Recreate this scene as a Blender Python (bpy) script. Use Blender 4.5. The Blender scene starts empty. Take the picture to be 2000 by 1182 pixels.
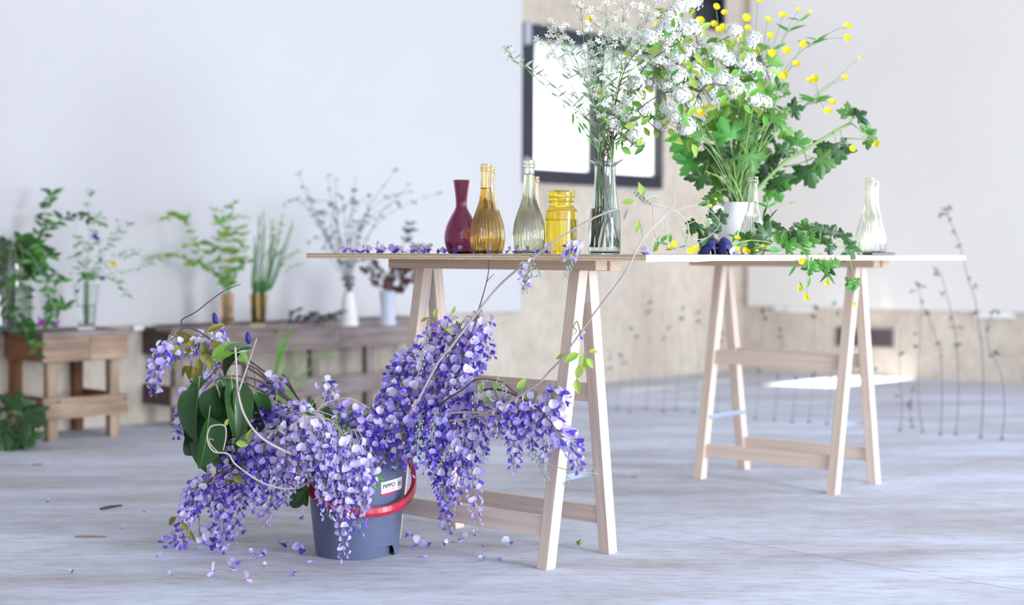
import bpy, math, random
from mathutils import Vector, Matrix

rnd = random.Random(11)
C = bpy.context.scene.collection
SC = bpy.context.scene
V = Vector

# ------------------------------------------------------------------ camera
F, CX, CY, CAMZ = 2900.0, 1000.0, 591.0, 0.829
cam_data = bpy.data.cameras.new('camera')
cam = bpy.data.objects.new('camera', cam_data)
C.objects.link(cam)
CAM_R = Matrix.Rotation(math.radians(90 - 1.94), 3, 'X') @ Matrix.Rotation(math.radians(0.22), 3, 'Z')
cam.matrix_world = Matrix.Translation((0, 0, CAMZ)) @ CAM_R.to_4x4()
cam_data.sensor_width = 36.0
cam_data.lens = F / 2000.0 * 36.0
cam_data.clip_start = 0.05
cam_data.clip_end = 200
cam_data.dof.use_dof = True
cam_data.dof.focus_distance = 3.93
cam_data.dof.aperture_fstop = 1.75
SC.camera = cam

# ------------------------------------------------------------------ light
world = bpy.data.worlds.new('world')
SC.world = world
world.use_nodes = True
wn = world.node_tree.nodes
wl = world.node_tree.links
bg = wn['Background']
geo = wn.new('ShaderNodeTexCoord')
sep = wn.new('ShaderNodeSeparateXYZ')
wl.new(geo.outputs['Generated'], sep.inputs[0])
ramp = wn.new('ShaderNodeValToRGB')
ramp.color_ramp.elements[0].position = 0.0
ramp.color_ramp.elements[0].color = (0.85, 0.90, 1.0, 1)
ramp.color_ramp.elements[1].position = 0.7
ramp.color_ramp.elements[1].color = (0.62, 0.74, 1.0, 1)
wl.new(sep.outputs['Z'], ramp.inputs[0])
wl.new(ramp.outputs[0], bg.inputs['Color'])
bg.inputs['Strength'].default_value = 2.75

sun_data = bpy.data.lights.new('sun', 'SUN')
sun_data.energy = 15.0
sun_data.angle = math.radians(0.6)
sun_data.color = (1.0, 0.93, 0.82)
sun = bpy.data.objects.new('sun', sun_data)
C.objects.link(sun)
E1 = V((0.7071, 0.7071, 0))       # along the left wall, towards the corner
NL = V((0.7071, -0.7071, 0))      # out of the left wall, into the room
SUN_DIR = (NL * 0.31 + E1 * 0.14 + V((0, 0, -1))).normalized()
sun.rotation_mode = 'QUATERNION'
sun.rotation_quaternion = (-SUN_DIR).to_track_quat('Z', 'Y')

# daylight of the wide barn door, out of frame to the right
door_light = bpy.data.lights.new('barn_door_daylight', 'AREA')
door_light.shape = 'RECTANGLE'
door_light.size, door_light.size_y = 1.3, 1.9
door_light.energy = 330
door_light.color = (0.85, 0.92, 1.0)
dl = bpy.data.objects.new('barn_door_daylight', door_light)
C.objects.link(dl)
dl.location = (5.0, 0.4, 1.2)
dl.rotation_mode = 'QUATERNION'
dl.rotation_quaternion = (V((5.0, 0.4, 1.2)) - V((0.2, 5.0, 0.5))).to_track_quat('Z', 'Y')

SC.view_settings.view_transform = 'Standard'
SC.view_settings.look = 'None'
SC.view_settings.exposure = 0.27
SC.view_settings.gamma = 1.0
SC.view_settings.use_curve_mapping = False

# ------------------------------------------------------------------ helpers
def ray(px, py):
    return CAM_R @ V(((px - CX) / F, (CY - py) / F, -1.0))

def P(px, py, d):
    """point of the place seen at photo pixel (px, py) at distance d in front of the camera"""
    r = ray(px, py)
    return V((0, 0, CAMZ)) + r * (d / r.y)

def PZ(px, py, z):
    r = ray(px, py)
    return V((0, 0, CAMZ)) + r * ((z - CAMZ) / r.z)

def lin(c):
    out = []
    for x in c[:3]:
        x = x / 255.0
        out.append(x / 12.92 if x <= 0.04045 else ((x + 0.055) / 1.055) ** 2.4)
    return tuple(out) + (1.0,)

MATS = {}
def mat(name, col, rough=0.5, var=0.0, scale=8.0, bump=0.0, bscale=40.0, trans=0.0, objvar=0.0, huevar=0.0, metal=0.0, spec=0.5,
        col2=None, stretch=None, uv=False, detail=4.0, coat=0.0):
    m = bpy.data.materials.new(name)
    m.use_nodes = True
    n, l = m.node_tree.nodes, m.node_tree.links
    b = n['Principled BSDF']
    out = n['Material Output']
    b.inputs['Roughness'].default_value = rough
    b.inputs['Metallic'].default_value = metal
    b.inputs['Specular IOR Level'].default_value = spec
    b.inputs['Coat Weight'].default_value = coat
    base = lin(col)
    b.inputs['Base Color'].default_value = base
    src = None
    tc = n.new('ShaderNodeTexCoord')
    vec = tc.outputs['UV' if uv else 'Object']
    if stretch:
        mp = n.new('ShaderNodeMapping')
        mp.inputs['Scale'].default_value = stretch
        l.new(vec, mp.inputs['Vector'])
        vec = mp.outputs[0]
    if var or col2:
        nz = n.new('ShaderNodeTexNoise')
        nz.inputs['Scale'].default_value = scale
        nz.inputs['Detail'].default_value = detail
        nz.inputs['Roughness'].default_value = 0.6
        l.new(vec, nz.inputs['Vector'])
        rp = n.new('ShaderNodeValToRGB')
        rp.color_ramp.elements[0].position = 0.32
        rp.color_ramp.elements[1].position = 0.68
        rp.color_ramp.elements[0].color = lin(col2) if col2 else tuple(x * (1 - var) for x in base[:3]) + (1,)
        rp.color_ramp.elements[1].color = base
        l.new(nz.outputs['Fac'], rp.inputs[0])
        src = rp.outputs[0]
    if objvar or huevar:
        oi = n.new('ShaderNodeObjectInfo')
        hs = n.new('ShaderNodeHueSaturation')
        if src is not None:
            l.new(src, hs.inputs['Color'])
        else:
            hs.inputs['Color'].default_value = base
        mr = n.new('ShaderNodeMapRange')
        mr.inputs['To Min'].default_value = 1 - objvar
        mr.inputs['To Max'].default_value = 1 + objvar
        l.new(oi.outputs['Random'], mr.inputs['Value'])
        l.new(mr.outputs[0], hs.inputs['Value'])
        if huevar:
            m2 = n.new('ShaderNodeMapRange')
            m2.inputs['To Min'].default_value = 0.5 - huevar
            m2.inputs['To Max'].default_value = 0.5 + huevar
            l.new(oi.outputs['Random'], m2.inputs['Value'])
            l.new(m2.outputs[0], hs.inputs['Hue'])
        src = hs.outputs[0]
    if src is not None:
        l.new(src, b.inputs['Base Color'])
    if bump:
        nb = n.new('ShaderNodeTexNoise')
        nb.inputs['Scale'].default_value = bscale
        nb.inputs['Detail'].default_value = 3
        l.new(vec, nb.inputs['Vector'])
        bp = n.new('ShaderNodeBump')
        bp.inputs['Strength'].default_value = bump
        bp.inputs['Distance'].default_value = 0.01
        l.new(nb.outputs['Fac'], bp.inputs['Height'])
        l.new(bp.outputs[0], b.inputs['Normal'])
    if trans:
        tr = n.new('ShaderNodeBsdfTranslucent')
        mx = n.new('ShaderNodeMixShader')
        mx.inputs[0].default_value = trans
        if src is not None:
            l.new(src, tr.inputs['Color'])
        else:
            tr.inputs['Color'].default_value = base
        l.new(b.outputs[0], mx.inputs[1])
        l.new(tr.outputs[0], mx.inputs[2])
        l.new(mx.outputs[0], out.inputs['Surface'])
    MATS[name] = m
    return m

def glass_mat(name, col, rough=0.0, ior=1.45):
    m = bpy.data.materials.new(name)
    m.use_nodes = True
    b = m.node_tree.nodes['Principled BSDF']
    b.inputs['Base Color'].default_value = lin(col)
    b.inputs['Roughness'].default_value = rough
    b.inputs['IOR'].default_value = ior
    b.inputs['Transmission Weight'].default_value = 1.0
    MATS[name] = m
    return m

ORG = {}
def empty(name, loc, label, cat, group=None):
    o = bpy.data.objects.new(name, None)
    o.empty_display_size = 0.05
    C.objects.link(o)
    o.location = loc
    ORG[o.name] = V(loc)
    tag(o, label, cat, group)
    return o

def tag(o, label=None, cat=None, group=None, kind=None):
    if label: o['label'] = label
    if cat: o['category'] = cat
    if group: o['group'] = group
    if kind: o['kind'] = kind
    return o

def inst(name, mesh, M, parent=None):
    """one more object showing the given mesh, M in place coordinates"""
    o = bpy.data.objects.new(name, mesh)
    C.objects.link(o)
    if parent is not None:
        o.parent = parent
        o.matrix_local = Matrix.Translation(-ORG[parent.name]) @ M
        ORG[o.name] = ORG[parent.name]
    else:
        o.matrix_world = M
        ORG[o.name] = V((0, 0, 0))
    return o

def frame(pos, y, zhint=V((0, 0, 1)), s=1.0):
    """matrix whose Y points along y and whose Z is as near to zhint as it can be"""
    y = V(y).normalized()
    x = y.cross(V(zhint))
    if x.length < 1e-4:
        x = y.cross(V((0.3, 1, 0.2)))
    x.normalize()
    z = x.cross(y).normalized()
    M = Matrix((x, y, z)).transposed().to_4x4()
    M = Matrix.Translation(pos) @ M @ Matrix.Scale(s, 4)
    return M

def smooth_path(pts, n=6):
    """Catmull-Rom through the points"""
    pts = [V(p) for p in pts]
    if len(pts) < 3:
        return [pts[0].lerp(pts[-1], i / n) for i in range(n + 1)]
    out = []
    q = [pts[0] * 2 - pts[1]] + pts + [pts[-1] * 2 - pts[-2]]
    for i in range(1, len(q) - 2):
        a, b, c, d = q[i - 1], q[i], q[i + 1], q[i + 2]
        for k in range(n):
            t = k / n
            out.append(0.5 * ((2 * b) + (c - a) * t + (2 * a - 5 * b + 4 * c - d) * t * t + (3 * b - a - 3 * c + d) * t ** 3))
    out.append(pts[-1])
    return out

class MB:
    def __init__(s):
        s.v, s.f, s.m, s.uv = [], [], [], []
    def face(s, idx, mi=0, uv=None):
        s.f.append(idx); s.m.append(mi); s.uv.append(uv)
    def tube(s, pts, rad, n=5, mi=0, cap=True):
        pts = [V(p) for p in pts]
        N = len(pts)
        if not hasattr(rad, '__len__'):
            rad = [rad] * N
        elif len(rad) == 2 and N != 2:
            rad = [rad[0] + (rad[1] - rad[0]) * i / (N - 1) for i in range(N)]
        t0 = (pts[1] - pts[0]).normalized()
        ref = V((0, 0, 1)) if abs(t0.z) < 0.9 else V((1, 0, 0))
        nx = t0.cross(ref).normalized()
        b = len(s.v)
        for i, p in enumerate(pts):
            t = (pts[min(i + 1, N - 1)] - pts[max(i - 1, 0)])
            t = t.normalized() if t.length > 1e-9 else t0
            nx = (nx - t * nx.dot(t))
            nx = nx.normalized() if nx.length > 1e-6 else t.orthogonal().normalized()
            ny = t.cross(nx)
            for k in range(n):
                a = 2 * math.pi * k / n
                s.v.append(p + (nx * math.cos(a) + ny * math.sin(a)) * rad[i])
        for i in range(N - 1):
            for k in range(n):
                k2 = (k + 1) % n
                s.face((b + i * n + k, b + i * n + k2, b + (i + 1) * n + k2, b + (i + 1) * n + k), mi)
        if cap:
            s.face(tuple(b + k for k in reversed(range(n))), mi)
            s.face(tuple(b + (N - 1) * n + k for k in range(n)), mi)
    def lathe(s, prof, seg=32, c=(0, 0, 0), mi=0, rfun=None, flip=False):
        c = V(c); b = len(s.v); N = len(prof)
        for (r, z) in prof:
            for k in range(seg):
                a = 2 * math.pi * k / seg
                rr = r * (rfun(a, z) if rfun else 1.0)
                s.v.append(c + V((rr * math.cos(a), rr * math.sin(a), z)))
        for i in range(N - 1):
            for k in range(seg):
                k2 = (k + 1) % seg
                q = (b + i * seg + k, b + i * seg + k2, b + (i + 1) * seg + k2, b + (i + 1) * seg + k)
                s.face(q[::-1] if flip else q, mi)
        if prof[0][0] < 1e-4 or True:
            if prof[0][0] > 1e-5:
                pass
    def box(s, c, ax, half, mi=0):
        """ax: three unit vectors, the first the long (grain) one"""
        c = V(c); b = len(s.v)
        ax = [V(a) for a in ax]
        off = rnd.random() * 9
        sg = [(x, y, z) for x in (-1, 1) for y in (-1, 1) for z in (-1, 1)]
        for g in sg:
            s.v.append(c + ax[0] * half[0] * g[0] + ax[1] * half[1] * g[1] + ax[2] * half[2] * g[2])
        for q in ((0, 1, 3, 2), (4, 6, 7, 5), (0, 4, 5, 1), (2, 3, 7, 6), (0, 2, 6, 4), (1, 5, 7, 3)):
            uv = []
            for i in q:
                g = sg[i]
                uv.append((off + g[0] * half[0], off + g[1] * half[1] + g[2] * half[2] * 1.7))
            s.face(tuple(b + i for i in q), mi, uv)
    def grid(s, fn, nu, nv, mi=0):
        b = len(s.v)
        for i in range(nu + 1):
            for j in range(nv + 1):
                s.v.append(V(fn(i / nu, j / nv)))
        for i in range(nu):
            for j in range(nv):
                a = b + i * (nv + 1) + j
                s.face((a, a + 1, a + nv + 2, a + nv + 1), mi)
    def ball(s, c, r, mi=0, seg=8, rings=5, sc=(1, 1, 1)):
        c = V(c); b = len(s.v)
        s.v.append(c + V((0, 0, -r * sc[2])))
        for i in range(1, rings):
            ph = math.pi * i / rings
            for k in range(seg):
                a = 2 * math.pi * k / seg
                s.v.append(c + V((r * sc[0] * math.sin(ph) * math.cos(a), r * sc[1] * math.sin(ph) * math.sin(a), -r * sc[2] * math.cos(ph))))
        s.v.append(c + V((0, 0, r * sc[2])))
        top = len(s.v) - 1
        for k in range(seg):
            k2 = (k + 1) % seg
            s.face((b, b + 1 + k2, b + 1 + k), mi)
            s.face((top, b + 1 + (rings - 2) * seg + k, b + 1 + (rings - 2) * seg + k2), mi)
            for i in range(rings - 2):
                s.face((b + 1 + i * seg + k, b + 1 + i * seg + k2, b + 1 + (i + 1) * seg + k2, b + 1 + (i + 1) * seg + k), mi)
    def add(s, other, M=None, mi=None):
        b = len(s.v)
        s.v.extend([M @ p for p in other.v] if M is not None else other.v)
        for f, m, u in zip(other.f, other.m, other.uv):
            s.face(tuple(b + i for i in f), m if mi is None else mi, u)
    def mesh(s, name, mats, smooth=True, org=V((0, 0, 0))):
        me = bpy.data.meshes.new(name)
        me.from_pydata([tuple(p - org) for p in s.v], [], s.f)
        for m in (mats if isinstance(mats, (list, tuple)) else [mats]):
            me.materials.append(MATS[m] if isinstance(m, str) else m)
        me.polygons.foreach_set('material_index', s.m)
        me.polygons.foreach_set('use_smooth', [smooth] * len(s.f))
        if any(u is not None for u in s.uv):
            lay = me.uv_layers.new(name='UVMap')
            flat = []
            for f, u in zip(s.f, s.uv):
                for k in range(len(f)):
                    flat.extend(u[k] if u else (0.0, 0.0))
            lay.data.foreach_set('uv', flat)
        me.update()
        return me
    def build(s, name, mats, parent=None, smooth=True, bevel=0.0, loc=None, seg=2):
        org = ORG[parent.name] if parent is not None else (V(loc) if loc is not None else V((0, 0, 0)))
        o = bpy.data.objects.new(name, s.mesh(name, mats, smooth, org))
        C.objects.link(o)
        ORG[o.name] = org
        if parent is not None:
            o.parent = parent
        else:
            o.location = org
        if bevel:
            md = o.modifiers.new('bevel', 'BEVEL')
            md.width = bevel; md.segments = seg; md.limit_method = 'ANGLE'
        return o

X, Y, Z = V((1, 0, 0)), V((0, 1, 0)), V((0, 0, 1))

# ------------------------------------------------------------------ materials
def concrete(name, c1, c2, c3, sc=1.0, bump=0.15):
    m = mat(name, c1, rough=0.75)
    n, l = m.node_tree.nodes, m.node_tree.links
    b = n['Principled BSDF']
    tc = n.new('ShaderNodeTexCoord')
    mp = n.new('ShaderNodeMapping')
    mp.inputs['Rotation'].default_value = (0, 0, math.radians(-8))
    mp.inputs['Scale'].default_value = (0.8 * sc, 3.0 * sc, 1.2 * sc)
    l.new(tc.outputs['Object'], mp.inputs[0])
    n1 = n.new('ShaderNodeTexNoise'); n1.inputs['Scale'].default_value = 1.1; n1.inputs['Detail'].default_value = 8; n1.inputs['Roughness'].default_value = 0.65
    n2 = n.new('ShaderNodeTexNoise'); n2.inputs['Scale'].default_value = 14; n2.inputs['Detail'].default_value = 6; n2.inputs['Roughness'].default_value = 0.7
    l.new(mp.outputs[0], n1.inputs['Vector']); l.new(mp.outputs[0], n2.inputs['Vector'])
    r1 = n.new('ShaderNodeValToRGB')
    r1.color_ramp.elements[0].position = 0.33; r1.color_ramp.elements[0].color = lin(c2)
    r1.color_ramp.elements[1].position = 0.62; r1.color_ramp.elements[1].color = lin(c1)
    l.new(n1.outputs['Fac'], r1.inputs[0])
    r2 = n.new('ShaderNodeValToRGB')
    r2.color_ramp.elements[0].position = 0.3; r2.color_ramp.elements[0].color = lin(c3)
    r2.color_ramp.elements[1].position = 0.55; r2.color_ramp.elements[1].color = (1, 1, 1, 1)
    l.new(n2.outputs['Fac'], r2.inputs[0])
    mx = n.new('ShaderNodeMixRGB'); mx.blend_type = 'MULTIPLY'; mx.inputs[0].default_value = 0.35
    l.new(r1.outputs[0], mx.inputs[1]); l.new(r2.outputs[0], mx.inputs[2])
    l.new(mx.outputs[0], b.inputs['Base Color'])
    bp = n.new('ShaderNodeBump'); bp.inputs['Strength'].default_value = bump; bp.inputs['Distance'].default_value = 0.006
    l.new(n2.outputs['Fac'], bp.inputs['Height']); l.new(bp.outputs[0], b.inputs['Normal'])
    return m

concrete('floor_concrete', (208, 215, 230), (170, 166, 171), (118, 112, 116))
concrete('wall_concrete', (214, 203, 187), (193, 180, 165), (150, 140, 132), sc=0.8)
mat('joint_dark', (60, 58, 62), 0.9)
mat('panel_white', (205, 204, 205), 0.6, var=0.03, scale=1.2)  # left board, toned down because the door light falls full on it
mat('panel_warm', (226, 222, 217), 0.6, var=0.03, scale=1.2)  # right board, warmer, and lightened to make up for weaker light
mat('ceiling_paint', (225, 220, 214), 0.8)
mat('ground_gravel', (104, 110, 104), 0.9, var=0.1, scale=3)
mat('frame_dark', (30, 31, 48), 0.45)
mat('hinge_grey', (170, 172, 182), 0.4)
mat('vent_brown', (104, 92, 96), 0.6)
mat('clip_white', (244, 243, 240), 0.5)

def wood(name, c1, c2, rough=0.55, su=2.0, sv=55.0, knots=False, bump=0.05, objvar=0.06):
    m = mat(name, c1, rough=rough, col2=c2, scale=1.0, uv=True, stretch=(su, sv, 1), objvar=objvar, bump=bump, bscale=1.5)
    if knots:
        n, l = m.node_tree.nodes, m.node_tree.links
        b = n['Principled BSDF']
        src = b.inputs['Base Color'].links[0].from_socket
        tc = n.new('ShaderNodeTexCoord')
        vo = n.new('ShaderNodeTexVoronoi'); vo.inputs['Scale'].default_value = 9.0
        l.new(tc.outputs['UV'], vo.inputs['Vector'])
        rp = n.new('ShaderNodeValToRGB')
        rp.color_ramp.elements[0].position = 0.05; rp.color_ramp.elements[0].color = (0.16, 0.11, 0.09, 1)
        rp.color_ramp.elements[1].position = 0.14; rp.color_ramp.elements[1].color = (1, 1, 1, 1)
        l.new(vo.outputs['Distance'], rp.inputs[0])
        nz = n.new('ShaderNodeTexNoise'); nz.inputs['Scale'].default_value = 5.0
        l.new(tc.outputs['UV'], nz.inputs['Vector'])
        r2 = n.new('ShaderNodeValToRGB')
        r2.color_ramp.elements[0].position = 0.35; r2.color_ramp.elements[0].color = (0.72, 0.68, 0.66, 1)
        r2.color_ramp.elements[1].position = 0.62; r2.color_ramp.elements[1].color = (1, 1, 1, 1)
        l.new(nz.outputs['Fac'], r2.inputs[0])
        mx = n.new('ShaderNodeMixRGB'); mx.blend_type = 'MULTIPLY'; mx.inputs[0].default_value = 0.85
        m2 = n.new('ShaderNodeMixRGB'); m2.blend_type = 'MULTIPLY'; m2.inputs[0].default_value = 1.0
        l.new(src, mx.inputs[1]); l.new(rp.outputs[0], mx.inputs[2])
        l.new(mx.outputs[0], m2.inputs[1]); l.new(r2.outputs[0], m2.inputs[2])
        l.new(m2.outputs[0], b.inputs['Base Color'])
    return m

wood('beech', (230, 212, 197), (208, 186, 170))
wood('beam_wood', (222, 196, 170), (202, 174, 150))
wood('ply_light', (246, 230, 196), (230, 208, 172), su=3, sv=30)
wood('ply_dark', (216, 186, 148), (190, 156, 120), su=3, sv=30)
wood('ply_face', (197, 189, 175), (184, 171, 154), su=2, sv=12)
wood('pallet_grey', (166, 153, 150), (126, 112, 110), rough=0.8, su=3, sv=26, knots=True, bump=0.3, objvar=0.1)
wood('pallet_tan', (196, 170, 146), (150, 124, 104), rough=0.8, su=3, sv=26, knots=True, bump=0.3, objvar=0.1)  # also the stool's right side, its light put into the tone
wood('pallet_shaded', (158, 108, 74), (116, 76, 54), rough=0.8, su=3, sv=26, knots=True, bump=0.3, objvar=0.1)  # stool's left side, its shade put into the wood colour
wood('pallet_dark', (112, 94, 90), (78, 64, 62), rough=0.85, su=3, sv=26, knots=True, bump=0.3, objvar=0.1)
mat('zinc', (190, 205, 225), 0.3, metal=0.85)
mat('bucket_grey', (92, 101, 127), 0.33, var=0.06, scale=6, bump=0.03, bscale=90)
mat('bucket_red', (172, 16, 56), 0.3, coat=0.3)
mat('sticker_white', (236, 234, 236), 0.5)
mat('sticker_red', (196, 42, 84), 0.5)
mat('ink', (48, 48, 66), 0.6)
mat('ink_grey', (130, 132, 146), 0.6)
mat('ceramic_white', (236, 236, 242), 0.25, coat=0.4)
mat('ceramic_cream', (226, 222, 220), 0.4)
mat('ceramic_bluegrey', (198, 204, 218), 0.4)
mat('blue_gloss', (22, 24, 104), 0.12, coat=0.6)
mat('silver_band', (190, 194, 226), 0.25, metal=0.3)
mat('phone_black', (22, 22, 48), 0.25)
glass_mat('glass_clear', (246, 250, 248))
glass_mat('glass_pale', (248, 250, 240))
glass_mat('glass_amber', (254, 241, 200))
glass_mat('glass_yellow', (253, 238, 140))
glass_mat('glass_purple', (172, 104, 134))
glass_mat('glass_orange', (254, 224, 200))
glass_mat('glass_brown', (246, 218, 172))
glass_mat('water', (248, 252, 250), ior=1.33)
glass_mat('liquid_amber', (253, 230, 155), ior=1.33)
# plants
mat('wis_pale', (232, 225, 249), 0.55, trans=0.4, objvar=0.10, huevar=0.012)
mat('wis_mid', (194, 178, 241), 0.55, trans=0.35, objvar=0.16, huevar=0.015)
mat('wis_deep', (106, 84, 204), 0.5, trans=0.3, objvar=0.2, huevar=0.015)
mat('wis_stalk', (150, 158, 116), 0.6, trans=0.1)
mat('calyx', (104, 92, 132), 0.6)
mat('vine_pale', (190, 178, 172), 0.7, var=0.15, scale=30)
mat('vine_brown', (92, 70, 72), 0.7, var=0.25, scale=30)
mat('twig_green', (136, 146, 92), 0.6)
mat('leaf_dark', (58, 98, 50), 0.33, trans=0.2, objvar=0.35, var=0.2, scale=20)
mat('leaf_vein', (126, 150, 82), 0.5)
mat('leaf_mid', (92, 154, 66), 0.4, trans=0.35, objvar=0.32, huevar=0.015)
mat('chive_green', (84, 140, 72), 0.45, trans=0.1)
mat('leaf_fresh', (120, 176, 66), 0.45, trans=0.4, objvar=0.18, huevar=0.02)
mat('leaf_lime', (170, 196, 86), 0.5, trans=0.45, objvar=0.15, huevar=0.02)
mat('leaf_young', (146, 140, 58), 0.5, trans=0.4, objvar=0.2, huevar=0.02)
mat('leaf_silver', (176, 190, 172), 0.6, trans=0.3, objvar=0.1)
mat('leaf_deepblue', (74, 92, 92), 0.6, trans=0.2, objvar=0.2)
mat('stem_green', (150, 186, 110), 0.5, trans=0.1)
mat('stem_thin', (128, 158, 104), 0.55)
mat('stem_grey', (112, 112, 126), 0.7)
mat('stem_dark', (112, 108, 118), 0.7)
mat('seed_dark', (92, 100, 96), 0.7)
mat('petal_white', (242, 242, 242), 0.6, trans=0.3, objvar=0.04)
mat('petal_cream', (228, 222, 212), 0.6, trans=0.3, objvar=0.06)
mat('flower_eye', (176, 166, 120), 0.6)
mat('petal_yellow', (250, 238, 40), 0.4, trans=0.4, objvar=0.06)
mat('stamen_gold', (246, 206, 30), 0.5)
mat('petal_blue', (62, 52, 150), 0.5, trans=0.2)
mat('petal_magenta', (176, 60, 190), 0.5, trans=0.2)
mat('dried_brown', (110, 74, 74), 0.8, trans=0.1, objvar=0.2)
mat('terracotta', (120, 96, 84), 0.8)
# ------------------------------------------------------------------ the room
K = V((1.633, 10.53, 0))
DR = V((0.84, -0.54, 0)).normalized()      # along the right wall, away from the corner
NR = V((-0.54, -0.84, 0)).normalized()     # out of the right wall, into the room

def slab_floor():
    b = MB(); b.grid(lambda u, v: V((-12 + 30 * u, -6 + 22 * v, -0.0003)), 1, 1)
    fl = tag(b.build('floor', 'joint_dark', smooth=False), kind='structure')
    step, gap = 4.0, 0.003
    for i in range(-3, 3):
        for j in range(-3, 4):
            s0 = 3.46 + i * step; n0 = -2.86 + j * step
            q = MB()
            q.box(E1 * (s0 + step / 2) + NL * (n0 + step / 2) + V((0, 0, -0.01)), (E1, NL, Z), (step / 2 - gap / 2, step / 2 - gap / 2, 0.01))
            cc = E1 * (s0 + step / 2) + NL * (n0 + step / 2)
            if (cc - K).dot(NL) < -1.2 or (cc - K).dot(NR) < -1.2 or cc.y < -4:
                continue
            q.build('slab', 'floor_concrete', fl, smooth=False)
slab_floor()
b = MB(); b.grid(lambda u, v: V((-60 + 120 * u, -60 + 120 * v, -0.035)), 1, 1)
tag(b.build('ground', 'ground_gravel', smooth=False), kind='structure')

def wall_hit(px, py):
    r = ray(px, py); o = V((0, 0, CAMZ))
    t = (K - o).dot(NL) / r.dot(NL)
    p = o + r * t
    return (K - p).dot(E1), p.z

def wall(name, o, d, nrm, length, height, thick, holes, material):
    """holes: (s0, s1, z0, z1) along d from o"""
    ss = sorted({0.0, length} | {h[0] for h in holes} | {h[1] for h in holes})
    zs = sorted({-0.02, height} | {h[2] for h in holes} | {h[3] for h in holes})
    m = MB()
    for a, c in zip(ss, ss[1:]):
        for e, f in zip(zs, zs[1:]):
            if any(h[0] <= (a + c) / 2 <= h[1] and h[2] <= (e + f) / 2 <= h[3] for h in holes):
                continue
            m.box(o + d * ((a + c) / 2) - nrm * (thick / 2) + V((0, 0, (e + f) / 2)), (d, nrm, Z), ((c - a) / 2, thick / 2, (f - e) / 2))
    return tag(m.build(name, material, smooth=False), kind='structure')

s_l, _ = wall_hit(1019, 300); s_r, _ = wall_hit(1291, 300)
z_b = (wall_hit(1024, 357)[1] + wall_hit(1291, 369)[1]) / 2
z_t = wall_hit(1020, 44)[1]
W1 = (s_r, s_l, z_b, z_t)
w2a, w2b = wall_hit(1413, 30)[0], wall_hit(1355, 30)[0]
z2 = wall_hit(1384, 57)[1]
W2 = (w2a, w2b, z2, z2 + 0.24)
W3 = (0.28, 1.30, z2 + 0.26, 4.26)  # unseen opening, added so the sun throws its patch on the floor
CEIL = 4.3
wall('wall_left', K, -E1, NL, 13.0, CEIL, 0.10, [W1, W2, W3], 'wall_concrete')
wall('wall_right', K, DR, NR, 3.4, CEIL, 0.25, [], 'wall_concrete')
# unseen near end wall, added to block light from behind the camera's left
wall('wall_near', K - E1 * 11.5, NL, E1, 8.0, CEIL, 0.2, [], 'wall_concrete')
m = MB(); m.box(K - E1 * 5.0 + NL * 4.92 + V((0, 0, CEIL + 0.1)), (E1, NL, Z), (7.5, 5.0, 0.1))
tag(m.build('ceiling', 'ceiling_paint', smooth=False), kind='structure')

# white boards hung on both walls
def wall_board(name, o, d, nrm, s0, s1, z0, z1, t=0.03, mt='panel_white'):
    m = MB()
    m.box(o + d * ((s0 + s1) / 2) + nrm * (t / 2 + 0.002) + V((0, 0, (z0 + z1) / 2)), (d, nrm, Z), ((s1 - s0) / 2, t / 2, (z1 - z0) / 2))
    return tag(m.build(name, mt, smooth=False, bevel=0.003), kind='structure')
sp, zp = wall_hit(1011, 609)
zp2 = wall_hit(226, 635)[1]
ZPANEL = (zp + zp2) / 2
wall_board('trim_1', K, -E1, NL, sp, 11.3, ZPANEL, 3.9)
def rwall_hit(px, py):
    r = ray(px, py); o = V((0, 0, CAMZ))
    t = (K - o).dot(NR) / r.dot(NR)
    p = o + r * t
    return (p - K).dot(DR), p.z
s1, z1 = rwall_hit(1463, 596)
ZR = (z1 + rwall_hit(1998, 612)[1]) / 2
wall_board('trim_2', K, DR, NR, s1, 3.38, ZR, 3.9, mt='panel_warm')
# small white support clips under the boards
def clip(name, hit, o, d, nrm, px, py, wpx, label, h=0.022):
    s, z = hit(px, py)
    dist = (o + d * s).y
    m = MB()
    w = wpx * dist / F / 2 / 0.75
    m.box(o + d * s + nrm * 0.022 + V((0, 0, z)), (d, nrm, Z), (w, 0.02, h / 2))
    m.box(o + d * s + nrm * 0.008 + V((0, 0, z + h * 0.7)), (d, nrm, Z), (w * 0.8, 0.007, h * 0.5))
    tag(m.build(name, 'clip_white', smooth=False, bevel=0.003), label, 'bracket')
clip('board_bracket', wall_hit, K, -E1, NL, 276, 641, 38, 'small white bracket holding up the left wall board')
clip('board_bracket', rwall_hit, K, DR, NR, 1524, 604, 14, 'small white bracket under the right wall board nearest the corner')
clip('board_bracket', rwall_hit, K, DR, NR, 1562, 606, 44, 'long white bracket under the right wall board beside the corner')
clip('board_bracket', rwall_hit, K, DR, NR, 1945, 617, 56, 'long white bracket under the right wall board near the photo edge')

# window: dark steel frame, two blown-out panes
pane_m = bpy.data.materials.new('pane_milky'); pane_m.use_nodes = True  # clear glass made milky to soften the sun and glow white
pn, pl = pane_m.node_tree.nodes, pane_m.node_tree.links
pn.remove(pn['Principled BSDF'])
t1 = pn.new('ShaderNodeBsdfTranslucent'); t1.inputs[0].default_value = (0.93, 0.97, 0.92, 1)
t2 = pn.new('ShaderNodeBsdfTransparent'); t2.inputs[0].default_value = (0.96, 1, 0.96, 1)
mxp = pn.new('ShaderNodeMixShader'); mxp.inputs[0].default_value = 0.3
pl.new(t1.outputs[0], mxp.inputs[1]); pl.new(t2.outputs[0], mxp.inputs[2])
pl.new(mxp.outputs[0], pn['Material Output'].inputs['Surface'])
MATS['pane_milky'] = pane_m

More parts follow.
